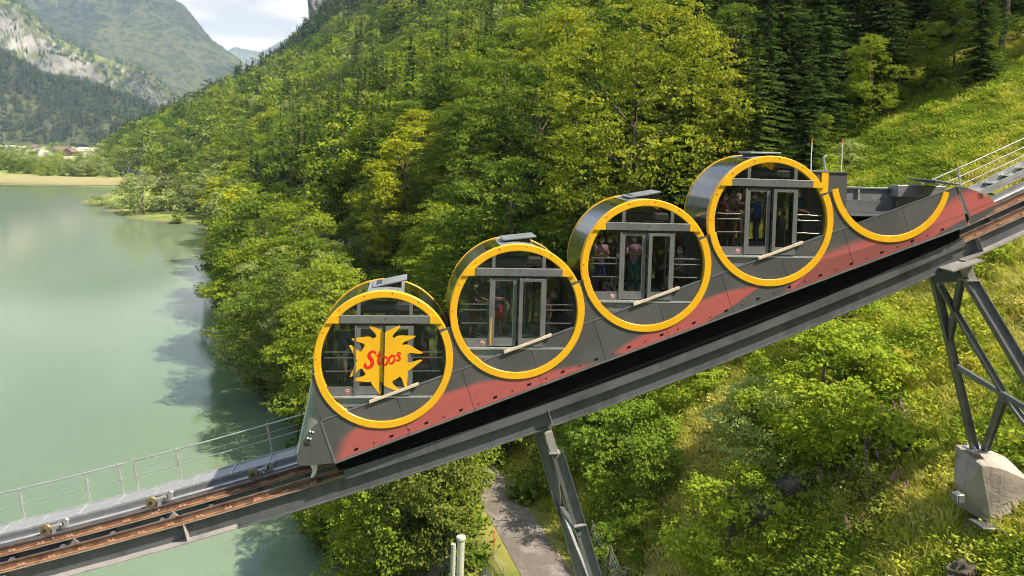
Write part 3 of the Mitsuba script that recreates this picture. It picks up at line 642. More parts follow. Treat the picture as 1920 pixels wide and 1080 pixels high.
for i, c in enumerate(GC):
    make_group(f'tuft_{i}', {'blades': (tuft(700 + i, 44, .58, .40, c, .020), 'm_blade')})
    r_ = np.random.default_rng(720 + i); n = 90; cc = r_.normal(size=(n, 3)) * [.30, .30, .13] + [0, 0, .24]; V, F = leaf_quads(cc, unit(r_.normal(size=(n, 3)) * .6 + [0, 0, 1]), .13 * r_.uniform(.7, 1.3, n), r_)
    C = np.repeat((np.array(c[0]) + (np.array(c[1]) - c[0]) * r_.uniform(0, 1, (n, 1))), 4, axis=0); make_group(f'herb_{i}', {'blades': ((V, F, C), 'm_blade')})
gx, gy = prg.uniform(7, 68, 110000), prg.uniform(-8, 54, 110000)
sd, rd = field_info(gx, gy); gz = height(gx, gy); px, py, dep = project(np.column_stack([gx, gy, gz]))
m = (clearing(gx, gy) | (gx < 20) | ((gx > 30) & (np.hypot(gx - 30, gy - 6) < 56))) & (sd > 9) & (rd > 2.2) & (px > -30) & (px < 1960) & (py < 1110) & (py > 20) & (np.hypot(gx - 22.6, gy - 4.2) > 1.0) & (prg.uniform(size=len(gx)) < np.clip(45 / dep, .35, 1))
gx, gy, gz = gx[m], gy[m], gz[m]; gn = n2(gx, gy, 3.5, 51) * 2 + n2(gx, gy, 11, 52) * 1.5
ng = 0
for x, y, z, q in zip(gx, gy, gz, gn):
    q += prg.normal() * .18 + .38 * math.exp(-((x - 13.2) ** 2 + (y - 14.5) ** 2) / 14) + .30 * math.exp(-((x - 17.3) ** 2 + (y - 18.5) ** 2) / 8)
    if q > .46 and prg.uniform() < .75: continue
    v = 1 if q > .17 else (3 if q > .0 else (0 if q > -.2 else 2))
    kind = 'tuft' if prg.uniform() < (.95 if q > .1 else .80) else 'herb'
    s = prg.uniform(.6, 1.35); ng += 1
    inst(f'grass__{ng:05d}', f'{kind}_{v}', x, y, z, s, prg.uniform(0, 360), s * prg.uniform(.7, 1.2))
labels['grass'] = {'label': 'tall sunlit grass and weeds on the slope round the upper pier', 'category': 'grass', 'kind': 'stuff'}
print('grass', ng, 'under', nu, 'forest', nst)

# ------------------------------------------------------------------ the funicular train
PITCHX, SL, W2 = 3.8705, .3655, 2.18
CEN = [(i * PITCHX, i * PITCHX * SL) for i in range(5)]
zt = lambda x: -1.117 + .3715 * x
zb = lambda x: -2.503 + .372 * x
def pw(x, pts):
    y = mi.Float(pts[0][1])
    for (a, b), (c, d) in zip(pts[:-1], pts[1:]): y = dr.select(x > a, b + (d - b) * dr.clip((x - a) / (c - a), 0, 1), y)
    return y
def skirt_paint(p, n, uv):
    x = p.x; t = (p.z - (-2.503 + .372 * x)) / 1.386
    g = mix([0.076, 0.077, 0.078], [0.096, 0.096, 0.096], smoothstep(.3, .7, fbm(x * 1.3, p.z * 1.3, 0, 4)))
    # fine perforation of the film, seen as a dot grid in the lower half
    u, v = (x + .37 * p.z) * 34, (p.z - .37 * x) * 34
    du, dv = u - dr.floor(u) - .5, v - dr.floor(v) - .5
    dot = 1 - smoothstep(.22, .34, dr.sqrt(du * du + dv * dv))
    red = mi.Color3f(0.47, 0.112, 0.105); dk = mi.Color3f(0.31, 0.085, 0.08)
    f1 = smoothstep(-1.25, -.75, x + .55 * (.5 - t)) * (1 - smoothstep(5.6, 6.7, x))
    up1 = pw(x, [(-1.3, .5), (0, .75), (1.96, .63), (2.8, .60), (4.15, .40), (5.35, .21), (6.7, .02)])
    m1 = f1 * (1 - smoothstep(up1 - .12, up1 + .04, t)) * smoothstep(.03, .10, t + .06)
    up2 = pw(x, [(6.6, .14), (7.78, .31), (9.51, .58), (10.4, .56), (11.43, .42)]); lo2 = pw(x, [(6.6, .12), (7.6, -.1), (8.64, -.12), (9.41, -.02), (10.42, .14), (11.43, .40)])
    m2 = smoothstep(6.55, 7.2, x) * (1 - smoothstep(11.3, 11.5, x)) * (1 - smoothstep(up2 - .09, up2 + .03, t)) * smoothstep(lo2 - .01, lo2 + .02, t)
    mid = pw(x, [(12.0, .0), (12.42, .02), (13.28, .43), (15.73, .28), (18.18, .27), (19.1, .33)])
    hi = pw(x, [(12.0, .14), (13.24, .62), (14.31, .64), (15.89, .52), (16.94, .62), (17.82, .85), (19.1, .9)])
    lo3 = pw(x, [(11.8, -.2), (15.05, -.05), (16.1, -.03), (16.98, .02), (17.86, .16), (18.94, .22), (19.2, .24)])
    on3 = smoothstep(12.0, 12.5, x)
    m3 = on3 * smoothstep(mid - .02, mid + .05, t) * (1 - smoothstep(hi - .22, hi + .06, t))
    m4 = on3 * (1 - smoothstep(mid - .02, mid + .03, t)) * smoothstep(lo3 - .02, lo3 + .02, t)
    bright = on3 * smoothstep(16.2, 17.6, x) * m4
    c = mix(g, red, dr.clip(m1 + m2 + m3, 0, 1) * .92)
    c = mix(c, mix(dk, red, bright), m4 * .9)
    out = mi.Float(1)
    for k in range(5):
        dx, dz = x - k * 3.8705, p.z - k * 3.8705 * .3655
        out = out * smoothstep(1.78, 1.80, dr.sqrt(dx * dx + dz * dz))
    c = mix(g, c, out)
    low = out * dr.clip(m1 + m2 + m4 * (1 - bright), 0, 1) * (1 - smoothstep(.35, .6, t))
    return c * (1 - .38 * dot * low)
M['m_skirt'] = two({'type': 'principled', 'base_color': proc(skirt_paint), 'roughness': .42, 'specular': .45})
M['m_panel'] = pb(dirty([0.088, 0.089, 0.089], .3, 1.5, .25, [0.066, 0.066, 0.066]), .42)

CAR = thing('funicular_carriage', 'long grey train body with red swooshes and yellow half rings on the track', 'funicular')
def part(n, mesh, b, smooth=False, label=None): return put(f'{CAR}__{n}', mesh, b, smooth, label)
disc = lambda c, r: Point(c).buffer(r, 96)
# lower skirt: panels between the seams, joints of 12 mm
XS = [-1.728, .36, 2.25, 4.24, 6.16, 8.08, 10.08, 11.93, 13.96, 15.88, 17.72]
for a, b in zip(XS[:-1], XS[1:]):
    g = .007
    P = Polygon([(a + g, zt(a) - .012), (b - g, zt(b) - .012), (b - g + .42, zb(b + .42) + .03), (a + g + .42, zb(a + .42) + .03)])
    part('side_panel', ext(P, -.045, -.01), 'm_skirt')
    P = Polygon([(a + g + .42, zb(a + .42) + .022), (b - g + .42, zb(b + .42) + .022), (b - g + .42, zb(b + .42) - .03), (a + g + .42, zb(a + .42) - .03)])
    part('edge_strip', ext(P, -.075, -.01), 'm_frame')
holes = []
for k in range(38):
    x = -.72 + k * .50
    if x > 17.6: break
    w, h = ((.055, .035) if k % 2 == 0 else (.022, .022)); z = zb(x) + .14
    holes.append(ext(Polygon([(x - w, z - h), (x + w, z - h + .37 * 2 * w), (x + w, z + h + .37 * 2 * w), (x - w, z + h)]), -.049, -.047))
k = put(f'{CAR}__fixing_hole', cat(holes), 'm_black'); labels[k] = {'kind': 'stuff', 'label': 'row of small dark fixing holes along the skirt'}
# horns (arch panels) between the rings, from the trim line up
def horn(i, left=True):
    a, b = CEN[i], (CEN[i + 1] if i + 1 < 5 else None)
    A = (a[0] + 1.60, a[1] + .885); B = (b[0] - 1.70, b[1] - .40)
    P = Polygon([A, B, (B[0] + .6, zt(B[0] + .6)), (B[0] + .3, zt(B[0] + .3)), (A[0] - .5, zt(A[0] - .5)), (A[0] + .15, zt(A[0] + .15))]).buffer(0)
    P = Polygon([A, B, (B[0] + 1.2, B[1]), (B[0] + 1.2, zt(B[0] + 1.2) + .012), (A[0] - .9, zt(A[0] - .9) + .012), (A[0] - .4, A[1])])
    return P.difference(disc(a, 1.80)).difference(disc(b, 1.80))
for i in range(4):
    P = horn(i); P = max(getattr(P, 'geoms', [P]), key=lambda g: g.area)
    part('arch_panel', ext(P, -.045, -.01), 'm_panel')
P = Polygon([(-2.06, -.40), (-1.55, -.40), (-.6, zt(-.6) + .012), (-1.728, zt(-1.728) + .012), (-1.93, -1.15)]).difference(disc(CEN[0], 1.80)); P = max(getattr(P, 'geoms', [P]), key=lambda g: g.area)
part('arch_panel', ext(P, -.045, -.01), 'm_panel')
# trim along the seam line, wooden-looking step edges
def strip(x0, x1, h, y0, y1, dz=0.0): return ext(Polygon([(x0, zt(x0) - h + dz), (x1, zt(x1) - h + dz), (x1, zt(x1) + h + dz), (x0, zt(x0) + h + dz)]), y0, y1)
part('trim_strip', strip(-1.728, 17.72, .014, -.062, -.046), 'm_frame')
for i in range(4):
    c = CEN[i]; part('step_edge', strip(c[0] - .38, c[0] + 1.02, .035, -.13, -.02, .045), 'm_wood')
    part('inner_lip', strip(c[0] - 1.45, c[0] + 1.68, .022, -.02, .012, .0), 'm_frame')
# yellow half rings on the skirt
for i in range(4):
    c = CEN[i]; part('half_ring', arc_sweep(rprof(1.79, 2.0, -.085, -.047, .012), math.radians(191.5), math.radians(386), 90, *c), 'm_yellow', 40)
part('half_ring', arc_sweep(rprof(1.79, 2.0, -.085, -.047, .012), math.radians(191.5), math.radians(348.5), 80, *CEN[4]), 'm_yellow', 40)
# nose pieces
NL = [(-1.735, -1.775), (-1.94, -1.91), (-2.11, -2.13), (-2.3, -2.51), (-2.40, -2.81), (-2.38, -2.95), (-2.29, -3.05), (-2.11, -3.07), (-1.8, -3.04), (-1.33, -3.0)]
NR = [(17.76, 5.46), (18.09, 5.43), (18.46, 5.31), (18.84, 5.15), (19.07, 4.98), (19.09, 4.88), (18.98, 4.69), (18.69, 4.51), (18.30, 4.29)]
def smoothpoly(P, k=3):
    P = np.array(P, float)
    for _ in range(k):
        Q = [P[0]]
        for a, b in zip(P[:-1], P[1:]): Q += [a * .75 + b * .25, a * .25 + b * .75]
        P = np.array(Q + [P[-1]])
    return P
part('nose_panel', ext(Polygon(smoothpoly(NL, 2)), -.045, -.005), 'm_panel', label='grey lower nose cheek of the train')
part('nose_panel', ext(Polygon(smoothpoly(NR, 2)), -.045, -.005), 'm_skirt', label='red upper nose cheek of the train')
part('nose_panel', ext(Polygon(smoothpoly(NL, 2)), W2 + .02, W2 + .06), 'm_panel'); part('nose_panel', ext(Polygon(smoothpoly(NR, 2)), W2 + .02, W2 + .06), 'm_panel')
part('joint_strip', bar((-1.74, -.05, -1.78), (-1.30, -.05, -3.01), .05, .02, 0, (0, 1, 0)), 'm_frame')
part('joint_strip', bar((17.74, -.05, 5.45), (18.29, -.05, 4.29), .07, .03, 0, (0, 1, 0)), 'm_steel')
# maker's marks and bolts on the noses
def mark2(cx, cz, s, rot):
    g = [LineString([(-1, -1), (-1, 1), (-.1, -1), (-.1, 1)]).buffer(.16), LineString([(.3, 1), (1.1, 1), (1.1, .1), (.3, .1), (.3, -1), (1.15, -1)]).buffer(.16)]
    p = affinity.translate(affinity.rotate(affinity.scale(unary_union(g), s, s, origin=(0, 0)), rot, origin=(0, 0)), cx, cz); return ext(p, -.05, -.0465)
part('mark', mark2(-2.11, -2.42, .075, 20), 'm_mark')
g = unary_union([LineString([(-1.1, .9), (-.2, .9), (-.8, -1)]).buffer(.17), LineString([(.3, -1), (.3, 1), (.9, .9), (1.2, 0), (.9, -.9), (.3, -1)]).buffer(.17)])
part('mark', ext(affinity.translate(affinity.rotate(affinity.scale(g, .075, .075, origin=(0, 0)), 20, origin=(0, 0)), 18.52, 5.17), -.05, -.0465), 'm_mark')
for x, z in ((-2.03, -2.07), (-1.95, -2.09), (-2.10, -2.26), (-2.02, -2.28)):
    m = trimesh.creation.icosphere(1, .028); m.apply_translation((x, -.05, z)); part('nose_bolt', m, 'm_white', True)
# windscreen of the lower driver's end
prof0 = smoothpoly(NL[:5], 2)[::-1]
topx = np.linspace(0, 1, len(prof0))
back = np.column_stack([-2.47 + .40 * topx ** .9, -2.80 + 2.35 * topx])
rows = []
for y, f in ((-.0, .0), (.12, .55), (.35, .9), (.7, 1), (1.1, 1.03), (1.5, 1), (1.85, .9), (2.08, .55), (2.2, 0)):
    Q = prof0 * (1 - f) + back * f; rows.append(np.column_stack([Q[:, 0], np.full(len(Q), y), Q[:, 1]]))
V = np.array(rows); k = V.shape[1]; f = []
for i in range(len(rows) - 1):
    for j in range(k - 1):
        a = i * k + j; f += [[a, a + 1, a + k + 1], [a, a + k + 1, a + k]]
part('windscreen', trimesh.Trimesh(V.reshape(-1, 3), f, process=False), 'm_dusty_glare', True)
part('windscreen_frame', tube(V[:, -1], .03, 6), 'm_frame', True); part('windscreen_frame', tube(V[:, 0], .035, 6), 'm_frame', True)
part('wiper', tube([(-2.50, .8, -2.5), (-2.40, 1.0, -1.8), (-2.32, 1.5, -1.2)], .012, 5), 'm_black')
part('driver_desk', bx(-1.95, -1.72, .3, 1.9, -2.5, -1.9, .03), 'm_lining'); 
# floor, underframe, wheels
def slab(x0, x1, d0, d1, y0, y1): return ext(Polygon([(x0, zb(x0) + d0), (x1, zb(x1) + d0), (x1, zb(x1) + d1), (x0, zb(x0) + d1)]), y0, y1)
part('floor_plate', slab(-1.6, 18.2, .06, .34, .0, W2 + .01), 'm_dark')
ux_ = np.linspace(-1.25, 18.1, 40); part('shade_sheet', ext(Polygon([(x, zb(x)) for x in ux_] + [(x, -3.0 + .3115 * x + .00345 * x * x + .03) for x in ux_[::-1]]), .24, .27), 'm_black')  # added black sheet standing in for the deep shade under the train
part('underframe', slab(-1.3, 18.1, -.30, .05, .30, .55), 'm_black'); part('underframe', slab(-1.3, 18.1, -.30, .05, 1.62, 1.87), 'm_black')
for i in range(8): x = -.6 + i * 2.6; part('cross_member', bar((x, .5, zb(x) - .12), (x, 1.7, zb(x) - .12), .18, .22), 'm_black')
RAILZ = lambda x: -3.0 + .3115 * x + .00345 * x * x
for x in (-.55, 1.2, 6.2, 7.9, 12.6, 14.3, 16.6, 18.0):
    for y in (.5, 1.7):
        w = trimesh.creation.cylinder(.23, .10, sections=24); w.apply_transform(trimesh.transformations.rotation_matrix(math.pi / 2, [1, 0, 0])); w.apply_translation((x, y, RAILZ(x) + .24)); part('wheel', w, 'm_dark', 40)
        part('wheel_arm', bar((x, y, RAILZ(x) + .24), (x, y, zb(x) - .1), .10, .14), 'm_black')
# far side of the body
Pb = Polygon([(-1.728, zt(-1.728)), (17.72, zt(17.72)), (18.29, 4.29), (-1.31, -2.99)])
part('back_panel', ext(Pb, W2 + .02, W2 + .06), 'm_panel')
for i in range(4):
    P = horn(i); P = max(getattr(P, 'geoms', [P]), key=lambda g: g.area); part('arch_panel', ext(P, W2 + .02, W2 + .06), 'm_panel')
    part('half_ring', arc_sweep(rprof(1.79, 2.0, -(W2 + .10), -(W2 + .06), .012), math.radians(191.5), math.radians(386), 70, *CEN[i]).apply_transform(np.diag([1, -1, 1, 1])), 'm_yellow', 40)
part('half_ring', arc_sweep(rprof(1.79, 2.0, -(W2 + .10), -(W2 + .06), .012), math.radians(191.5), math.radians(348), 70, *CEN[4]).apply_transform(np.diag([1, -1, 1, 1])), 'm_yellow', 40)
# the rail guard under the nose
gp = smoothpoly([(-2.26, -3.05), (-2.10, -3.12), (-1.98, -3.28), (-1.97, -3.44), (-2.05, -3.56), (-1.90, -3.50), (-1.84, -3.30), (-1.86, -3.12), (-1.95, -3.04)], 2)
part('rail_guard', ext(Polygon(gp).buffer(0), .25, .62), 'm_white'); part('rail_guard', ext(Polygon(gp).buffer(0), 1.55, 1.92), 'm_white')
# the goods platform at the upper end
c4 = CEN[4]
part('end_wall', bx(12.95, 14.22, .30, .36, 4.35, 5.78), 'm_panel'); part('end_wall', bx(14.16, 14.22, .36, 2.1, 4.35, 5.75), 'm_frame'); part('wall_cap', bx(12.93, 14.25, .26, 2.12, 5.782, 5.81), 'm_frame')
part('ring_stub', bx(13.36, 13.58, .27, .298, 5.05, 5.781), 'm_yellow')
part('platform_floor', bx(14.22, 18.2, .10, 2.12, 4.42, 4.50), 'm_dark'); part('platform_edge', bx(14.2, 17.6, -.0, .09, 4.46, 4.52), 'm_frame')
part('side_wall', bx(14.23, 18.3, 2.05, 2.12, 4.50, 5.22), 'm_hatch'); part('top_rail', bx(14.23, 18.3, 1.98, 2.14, 5.222, 5.29, .01), 'm_hatch')
part('side_wall', bx(14.3, 16.8, 1.9, 2.0, 4.5, 4.85), 'm_frame'); part('gate_plate', bx(16.75, 18.5, 1.55, 1.97, 5.0, 5.40, .02), 'm_hatch')
for x in (14.6, 15.6, 17.0): part('wall_post', bx(x, x + .06, 1.96, 2.04, 4.5, 5.221), 'm_flange')
part('upper_lid', bar((17.3, 1.2, 5.62), (18.2, 1.2, 5.50), 1.5, .05, .01), 'm_steel')
part('brace', tube(smoothpoly([(15.0, .5, 4.4), (15.4, .5, 4.1), (15.9, .5, 3.95)], 2), .05, 6), 'm_flange'); part('brace', tube([(14.6, .6, 3.7), (15.3, .6, 4.4)], .04, 6), 'm_flange')
for x, l in ((13.47, 'left red tipped marker pole'), (14.52, 'right red tipped marker pole')):
    k = part('marker_pole', tube([(x, 1.2, 5.80), (x + .0, 1.2, 6.72)], .017, 8), 'm_white', label=l); put(k + '__tip', tube([(x, 1.2, 6.72), (x, 1.2, 6.86)], .022, 8), 'm_orange')
part('vent_pipe', tube(smoothpoly([(13.98, 1.2, 5.78), (13.92, 1.2, 6.1), (13.88, 1.2, 6.25), (14.0, 1.2, 6.30)], 2), .035, 8), 'm_galv', True)

# ---- the drum cabins
def drum(i, label, tilt):
    cx, cz = CEN[i]; R = 1.79
    K = thing('drum_cabin', label, 'cabin', 'round cabins of the funicular')
    o = np.array([cx, 0, cz])
    def add(n, mesh, b, smooth=False, lab=None): mesh = mesh.copy(); mesh.apply_translation(o); return put(f'{K}__{n}', mesh, b, smooth, lab)
    def add2(parent, n, mesh, b, smooth=False): mesh = mesh.copy(); mesh.apply_translation(o); return put(f'{parent}__{n}', mesh, b, smooth)
    D = Point(0, 0).buffer(R - .003, 96)
    def fl(x0, x1, z0, z1, y0, y1): return ext(sbox(x0, z0, x1, z1).intersection(D), y0, y1)
    add('front_ring', arc_sweep(rprof(R, 2.0, -.005, .15, .02), 0, 2 * np.pi, 144), 'm_yellow', 40)
    add('back_ring', arc_sweep(rprof(R, 2.0, W2 - .05, W2, .01), 0, 2 * np.pi, 120), 'm_yellow', 40)
    rad = math.radians
    bs = []
    for a in range(12, 372, 24): b_ = trimesh.creation.cylinder(.016, .012, sections=8); b_.apply_transform(trimesh.transformations.rotation_matrix(math.pi / 2, [1, 0, 0])); b_.apply_translation((1.93 * math.cos(rad(a)), -.008, 1.93 * math.sin(rad(a)))); bs.append(b_)
    kb = add('ring_bolt', cat(bs), 'm_dark'); labels[kb] = {'kind': 'stuff', 'label': 'small bolt heads round the yellow ring'}
    for a0, a1, m in ((118.2, 262, 'm_shell'), (106.2, 117.8, 'm_roofglass'), (74.2, 105.8, 'm_hatch'), (58.2, 73.8, 'm_roofglass'), (-80, 57.8, 'm_shell')):
        add('shell_panel', arc_sweep([(1.90, .152), (1.98, .152), (1.98, W2 - .052), (1.90, W2 - .052)], rad(a0), rad(a1), max(6, int((a1 - a0) / 3))), m, 40)
    for a0, a1 in ((-38, 57), (75, 105), (119, 218)): add('lining', arc_sweep([(1.86, .16), (1.89, .16), (1.89, W2 - .16), (1.86, W2 - .16)], rad(a0), rad(a1), 30), 'm_inner', 40)
    # roof hatch
    c, s = math.cos(rad(tilt)), math.sin(rad(tilt)); h = bx(-.52, .52, -.48, .48, -.03, .03, .02); h.apply_transform(trimesh.transformations.rotation_matrix(-rad(tilt), [0, 1, 0])); h.apply_translation((.10, 1.22, 2.085))
    kh = add('roof_hatch', h, 'm_hatch'); add2(kh, 'curb', bx(-.30, .45, .85, 1.6, 1.93, 2.06, .02), 'm_dark')
    # beams, posts and panes of the front
    add('front_beam', bx(-1.30, 1.30, -.055, .05, 1.055, 1.285, .012), 'm_frame'); labels_b = None
    for sx in (-1, 1):
        P = sbox(min(sx * 1.303, sx * 1.66), 1.058, max(sx * 1.303, sx * 1.66), 1.282).intersection(Point(0, 0).buffer(1.97, 96)); add('beam_end', ext(P, -.053, -.008), 'm_yellow')
        add('upper_post', fl(sx * .75 - .05, sx * .75 + .05, 1.287, 1.66, -.01, .05), 'm_frame')
    add('upper_pane', fl(-.69, .69, 1.287, 1.78, .022, .026), 'm_glass')
    add('upper_pane', fl(-1.4, -.81, 1.287, 1.6, .022, .026), 'm_glass'); add('upper_pane', fl(.81, 1.4, 1.287, 1.6, .022, .026), 'm_glass')
    add('air_duct', bx(-.75, .75, .35, .75, 1.32, 1.55, .03), 'm_frame'); add('lamp_rail', bx(-1.0, 1.0, .9, 1.0, 1.22, 1.27), 'm_bar')
    add('side_window', fl(-1.79, -.80, -.80, 1.053, .026, .030), 'm_glass'); add('side_window', fl(.80, 1.79, -.80, 1.053, .026, .030), 'm_glass')
    add('door_header', bx(-.84, .84, .0, .05, .985, 1.053), 'm_dark')
    for n, (x0, x1, y0) in enumerate(((-.785, -.012, .005), (.012, .785, -.075))):
        st = .105
        fr = sbox(x0, -1.03, x1, .98).difference(sbox(x0 + st, -.79, x1 - st * (1.3 if n == 0 else 1), .90))
        if n: fr = sbox(x0, -1.03, x1, .98).difference(sbox(x0 + st * 1.2, -.79, x1 - st, .90))
        kd = add('door', ext(fr, y0, y0 + .05), 'm_frame'); add2(kd, 'pane', ext(sbox(x0 + .07, -.82, x1 - .07, .93), y0 + .022, y0 + .026), 'm_glass')
        e = (x1 - .016, x1 + .0) if n == 0 else (x0, x0 + .016); add2(kd, 'seal', bx(e[0], e[1], y0 - .012, y0 - .001, -1.03, .98), 'm_black')
        if i == 1 and n == 0: add2(kd, 'grab_strip', bx(x0 - .015, x0 + .02, y0 - .03, y0 - .002, -1.0, -.2), 'm_yellow')
    add('jamb', bx(-.84, -.79, -.03, .05, -1.05, .984), 'm_frame'); add('jamb', bx(.79, .84, -.03, .05, -1.05, .984), 'm_frame')
    for sx in (-1, 1):
        a, b = (-1.79, -.842) if sx < 0 else (.842, 1.79)
        add('lower_panel', fl(a, b, -1.05, -.803, -.0, .045), 'm_frame')
    add('door_sill', fl(-1.6, 1.6, -1.115, -1.06, -.05, .04), 'm_galv'); add('under_plate', fl(-1.6, 1.6, -1.40, -1.118, .03, .06), 'm_hatch'); add('under_plate', fl(-1.5, 1.5, -1.78, -1.403, .05, .08), 'm_lining')
    for z in (.20, .035, -.36):
        for a, b in ((-math.sqrt(1.7 ** 2 - z * z), -.84), (.84, math.sqrt(1.7 ** 2 - z * z))): add('hand_rail', tube([(a, .058, z), (b, .058, z)], .022, 8), 'm_bar', True)
    g = Point(-1.02, -.925).buffer(.062, 24); ks = add('release_sign', ext(g, -.006, -.001), 'm_white')
    add2(ks, 'disc', ext(Point(-1.02, -.925).buffer(.05, 24), -.010, -.007), 'm_red'); add2(ks, 'arrow', ext(LineString([(-1.04, -.925), (-1.0, -.925)]).buffer(.009), -.013, -.0105), 'm_white')
    bo = trimesh.creation.icosphere(1, .018); bo.apply_translation((.03, -.057, 1.20)); add('beam_bolt', bo, 'm_dark', True)
    # inside
    add('floor', fl(-1.6, 1.6, -.92, -.85, .06, W2 - .08), 'm_inner')
    bw = D.difference(unary_union([sbox(-1.62, -.75, -.84, 1.02), sbox(.84, -.75, 1.62, 1.02), sbox(-.74, -.78, -.06, .92), sbox(.06, -.78, .74, .92), sbox(-.68, 1.3, .68, 1.66)]))
    add('back_frame', ext(bw, W2 - .09, W2 - .04), 'm_dark'); add('back_pane', ext(Point(0, 0).buffer(1.75, 64), W2 - .07, W2 - .066), 'm_glass')
    for sx in (-1, 1):
        a, b = (-1.62, -1.12) if sx < 0 else (1.12, 1.62)
        ks = add('bench', fl(a, b, -.52, -.42, .35, W2 - .25), 'm_dark'); add2(ks, 'panel', fl(sx * 1.2 - .03, sx * 1.2 + .03, -.85, -.53, .4, W2 - .3), 'm_inner')
    for x, y in ((-.78, .6), (.78, .6), (-.4, 1.3), (.4, 1.3)): add('grab_pole', tube([(x, y, -.85), (x, y, 1.3)], .017, 6), 'm_bar', True)
    return K
DR = [drum(0, 'lowest round cabin, with the yellow sun emblem and red lettering on its doors', 13),
      drum(1, 'second round cabin from the left, with a yellow strip on its door edge', 7),
      drum(2, 'third round cabin from the left, in front of the big yellow-green tree', 11),
      drum(3, 'uppermost round cabin, next to the open goods platform', 1)]
# ---- the sun emblem with its lettering, in two halves on the doors of the lowest cabin
def flame(th, r0, r1, w, curl):
    t = np.linspace(0, 1, 14); L = []
    for s in (1, -1):
        rr = r0 + (r1 - r0) * t; ww = w * .92 * (1 - t) ** .62 * (1 + .22 * np.sin(t * 3.0)); off = curl * (np.sin(t * 4.9) * .085 - t ** 3 * .10)
        L.append(np.column_stack([rr, off + s * ww]))
    P = np.vstack([L[0], L[1][::-1]]); c, s = math.cos(th), math.sin(th)
    return Polygon(np.column_stack([P[:, 0] * c - P[:, 1] * s, P[:, 0] * s + P[:, 1] * c])).buffer(0)
ray = [(105, 1.10, -1, .17), (139, 1.13, -1, .17), (168, 1.11, 1, .17), (199, 1.12, -1, .17), (226, 1.10, 1, .17), (256, 1.10, -1, .17), (76, 1.11, 1, .17), (47, 1.14, 1, .17), (19, 1.15, 1, .17), (-11, 1.12, -1, .16), (-42, 1.10, 1, .17), (-74, 1.08, -1, .17)]
sun = unary_union([Point(0, 0).buffer(.70, 64)] + [flame(math.radians(a), .52, r, w, c) for a, r, c, w in ray])
sun = affinity.translate(affinity.scale(sun, .97, .97, origin=(0, 0)), .01, .02)
def brush(pts, w):
    P = smoothpoly(pts, 3); u = np.linspace(0, 1, len(P)); ww = np.interp(u, np.linspace(0, 1, len(w)), w)
    return unary_union([Point(p).buffer(r, 10) for p, r in zip(P, ww)] + [LineString([p, q_]).buffer(min(a, b), 6) for p, q_, a, b in zip(P[:-1], P[1:], ww[:-1], ww[1:])])
def ring_o(cx, cy): 
    a = np.linspace(0.6, 2 * np.pi + .9, 26); return brush([(cx + .075 * math.cos(t) + .03 * math.sin(t), cy + .115 * math.sin(t)) for t in a], [.014, .03, .036, .024, .014, .03, .036, .022, .012])
word = unary_union([
    brush([(-.20, .22), (-.24, .29), (-.32, .30), (-.40, .24), (-.40, .14), (-.33, .05), (-.33, -.06), (-.40, -.15), (-.50, -.16), (-.555, -.10), (-.53, -.04)], [.018, .03, .036, .044, .054, .058, .054, .048, .044, .044, .03]),
    brush([(-.09, .26), (-.13, .10), (-.165, -.06), (-.14, -.12), (-.08, -.08)], [.024, .034, .036, .026, .012]), brush([(-.20, .155), (-.03, .165)], [.018, .018]),
    ring_o(.035, -.015), ring_o(.235, .005), brush([(.10, .07), (.16, .075)], [.012, .012]), brush([(.30, .09), (.38, .10), (.44, .17)], [.012, .014, .02]),
    brush([(.50, .14), (.455, .19), (.41, .15), (.45, .07), (.475, .0), (.43, -.06), (.37, -.03)], [.026, .02, .026, .034, .034, .026, .026])])
word = affinity.rotate(word, 8, origin=(0, 0)); word = affinity.translate(word, -.0, -.02)
for n, (x0, x1, y0, key) in enumerate(((-2, -.012, .005, 'drum_cabin__door'), (.012, 2, -.075, 'drum_cabin__door_001'))):
    half = sbox(x0, -1.2, x1, 1.2)
    k = put(f'{key}__emblem', ext(sun.intersection(half), y0 - .012, y0 - .002).apply_translation((CEN[0][0], 0, CEN[0][1])), 'm_yellow', label='half of a yellow sun emblem with wavy rays')
    k = put(f'{key}__lettering', ext(word.intersection(half), y0 - .016, y0 - .0125).apply_translation((CEN[0][0], 0, CEN[0][1])), 'm_letter', label='red script lettering reading Stoos across both doors')

# ------------------------------------------------------------------ the track viaduct
def along(x0, x1, step): return np.linspace(x0, x1, max(2, int(round((x1 - x0) / step)) + 1))
def sweep_x(xs, prof, dz=0.0):
    """Sweeps a (y, z) profile along the curved track line; z is counted from the rail top."""
    prof = np.asarray(prof, float); k = len(prof); z0 = RAILZ(xs)
    t = np.stack([np.ones_like(xs), .3115 + .0069 * xs], 1); t /= np.linalg.norm(t, axis=1, keepdims=True); nrm = np.stack([-t[:, 1], t[:, 0]], 1)
    V = np.stack([xs[:, None] + nrm[:, :1] * (prof[None, :, 1] + dz), np.broadcast_to(prof[None, :, 0], (len(xs), k)), z0[:, None] + nrm[:, 1:] * (prof[None, :, 1] + dz)], -1).reshape(-1, 3)
    f = []
    for i in range(len(xs) - 1):
        for j in range(k):
            a, b = i * k + j, i * k + (j + 1) % k; f += [[a, b, b + k], [a, b + k, a + k]]
    e = (len(xs) - 1) * k
    tri = trimesh.creation.triangulate_polygon(Polygon(prof), engine='earcut')
    if len(tri[0]) == k: f += [list(q) for q in tri[1]] + [[e + q[0], e + q[2], e + q[1]] for q in tri[1]]
    m = trimesh.Trimesh(V, f, process=False)
    if m.volume < 0: m.invert()
    return m
def trk(x, y, up=0.0):
    t = np.array([1, .3115 + .0069 * x]); t /= np.linalg.norm(t); return np.array([x - t[1] * up, y, float(RAILZ(x)) + t[0] * up])
X0, X1 = -16.0, 34.0
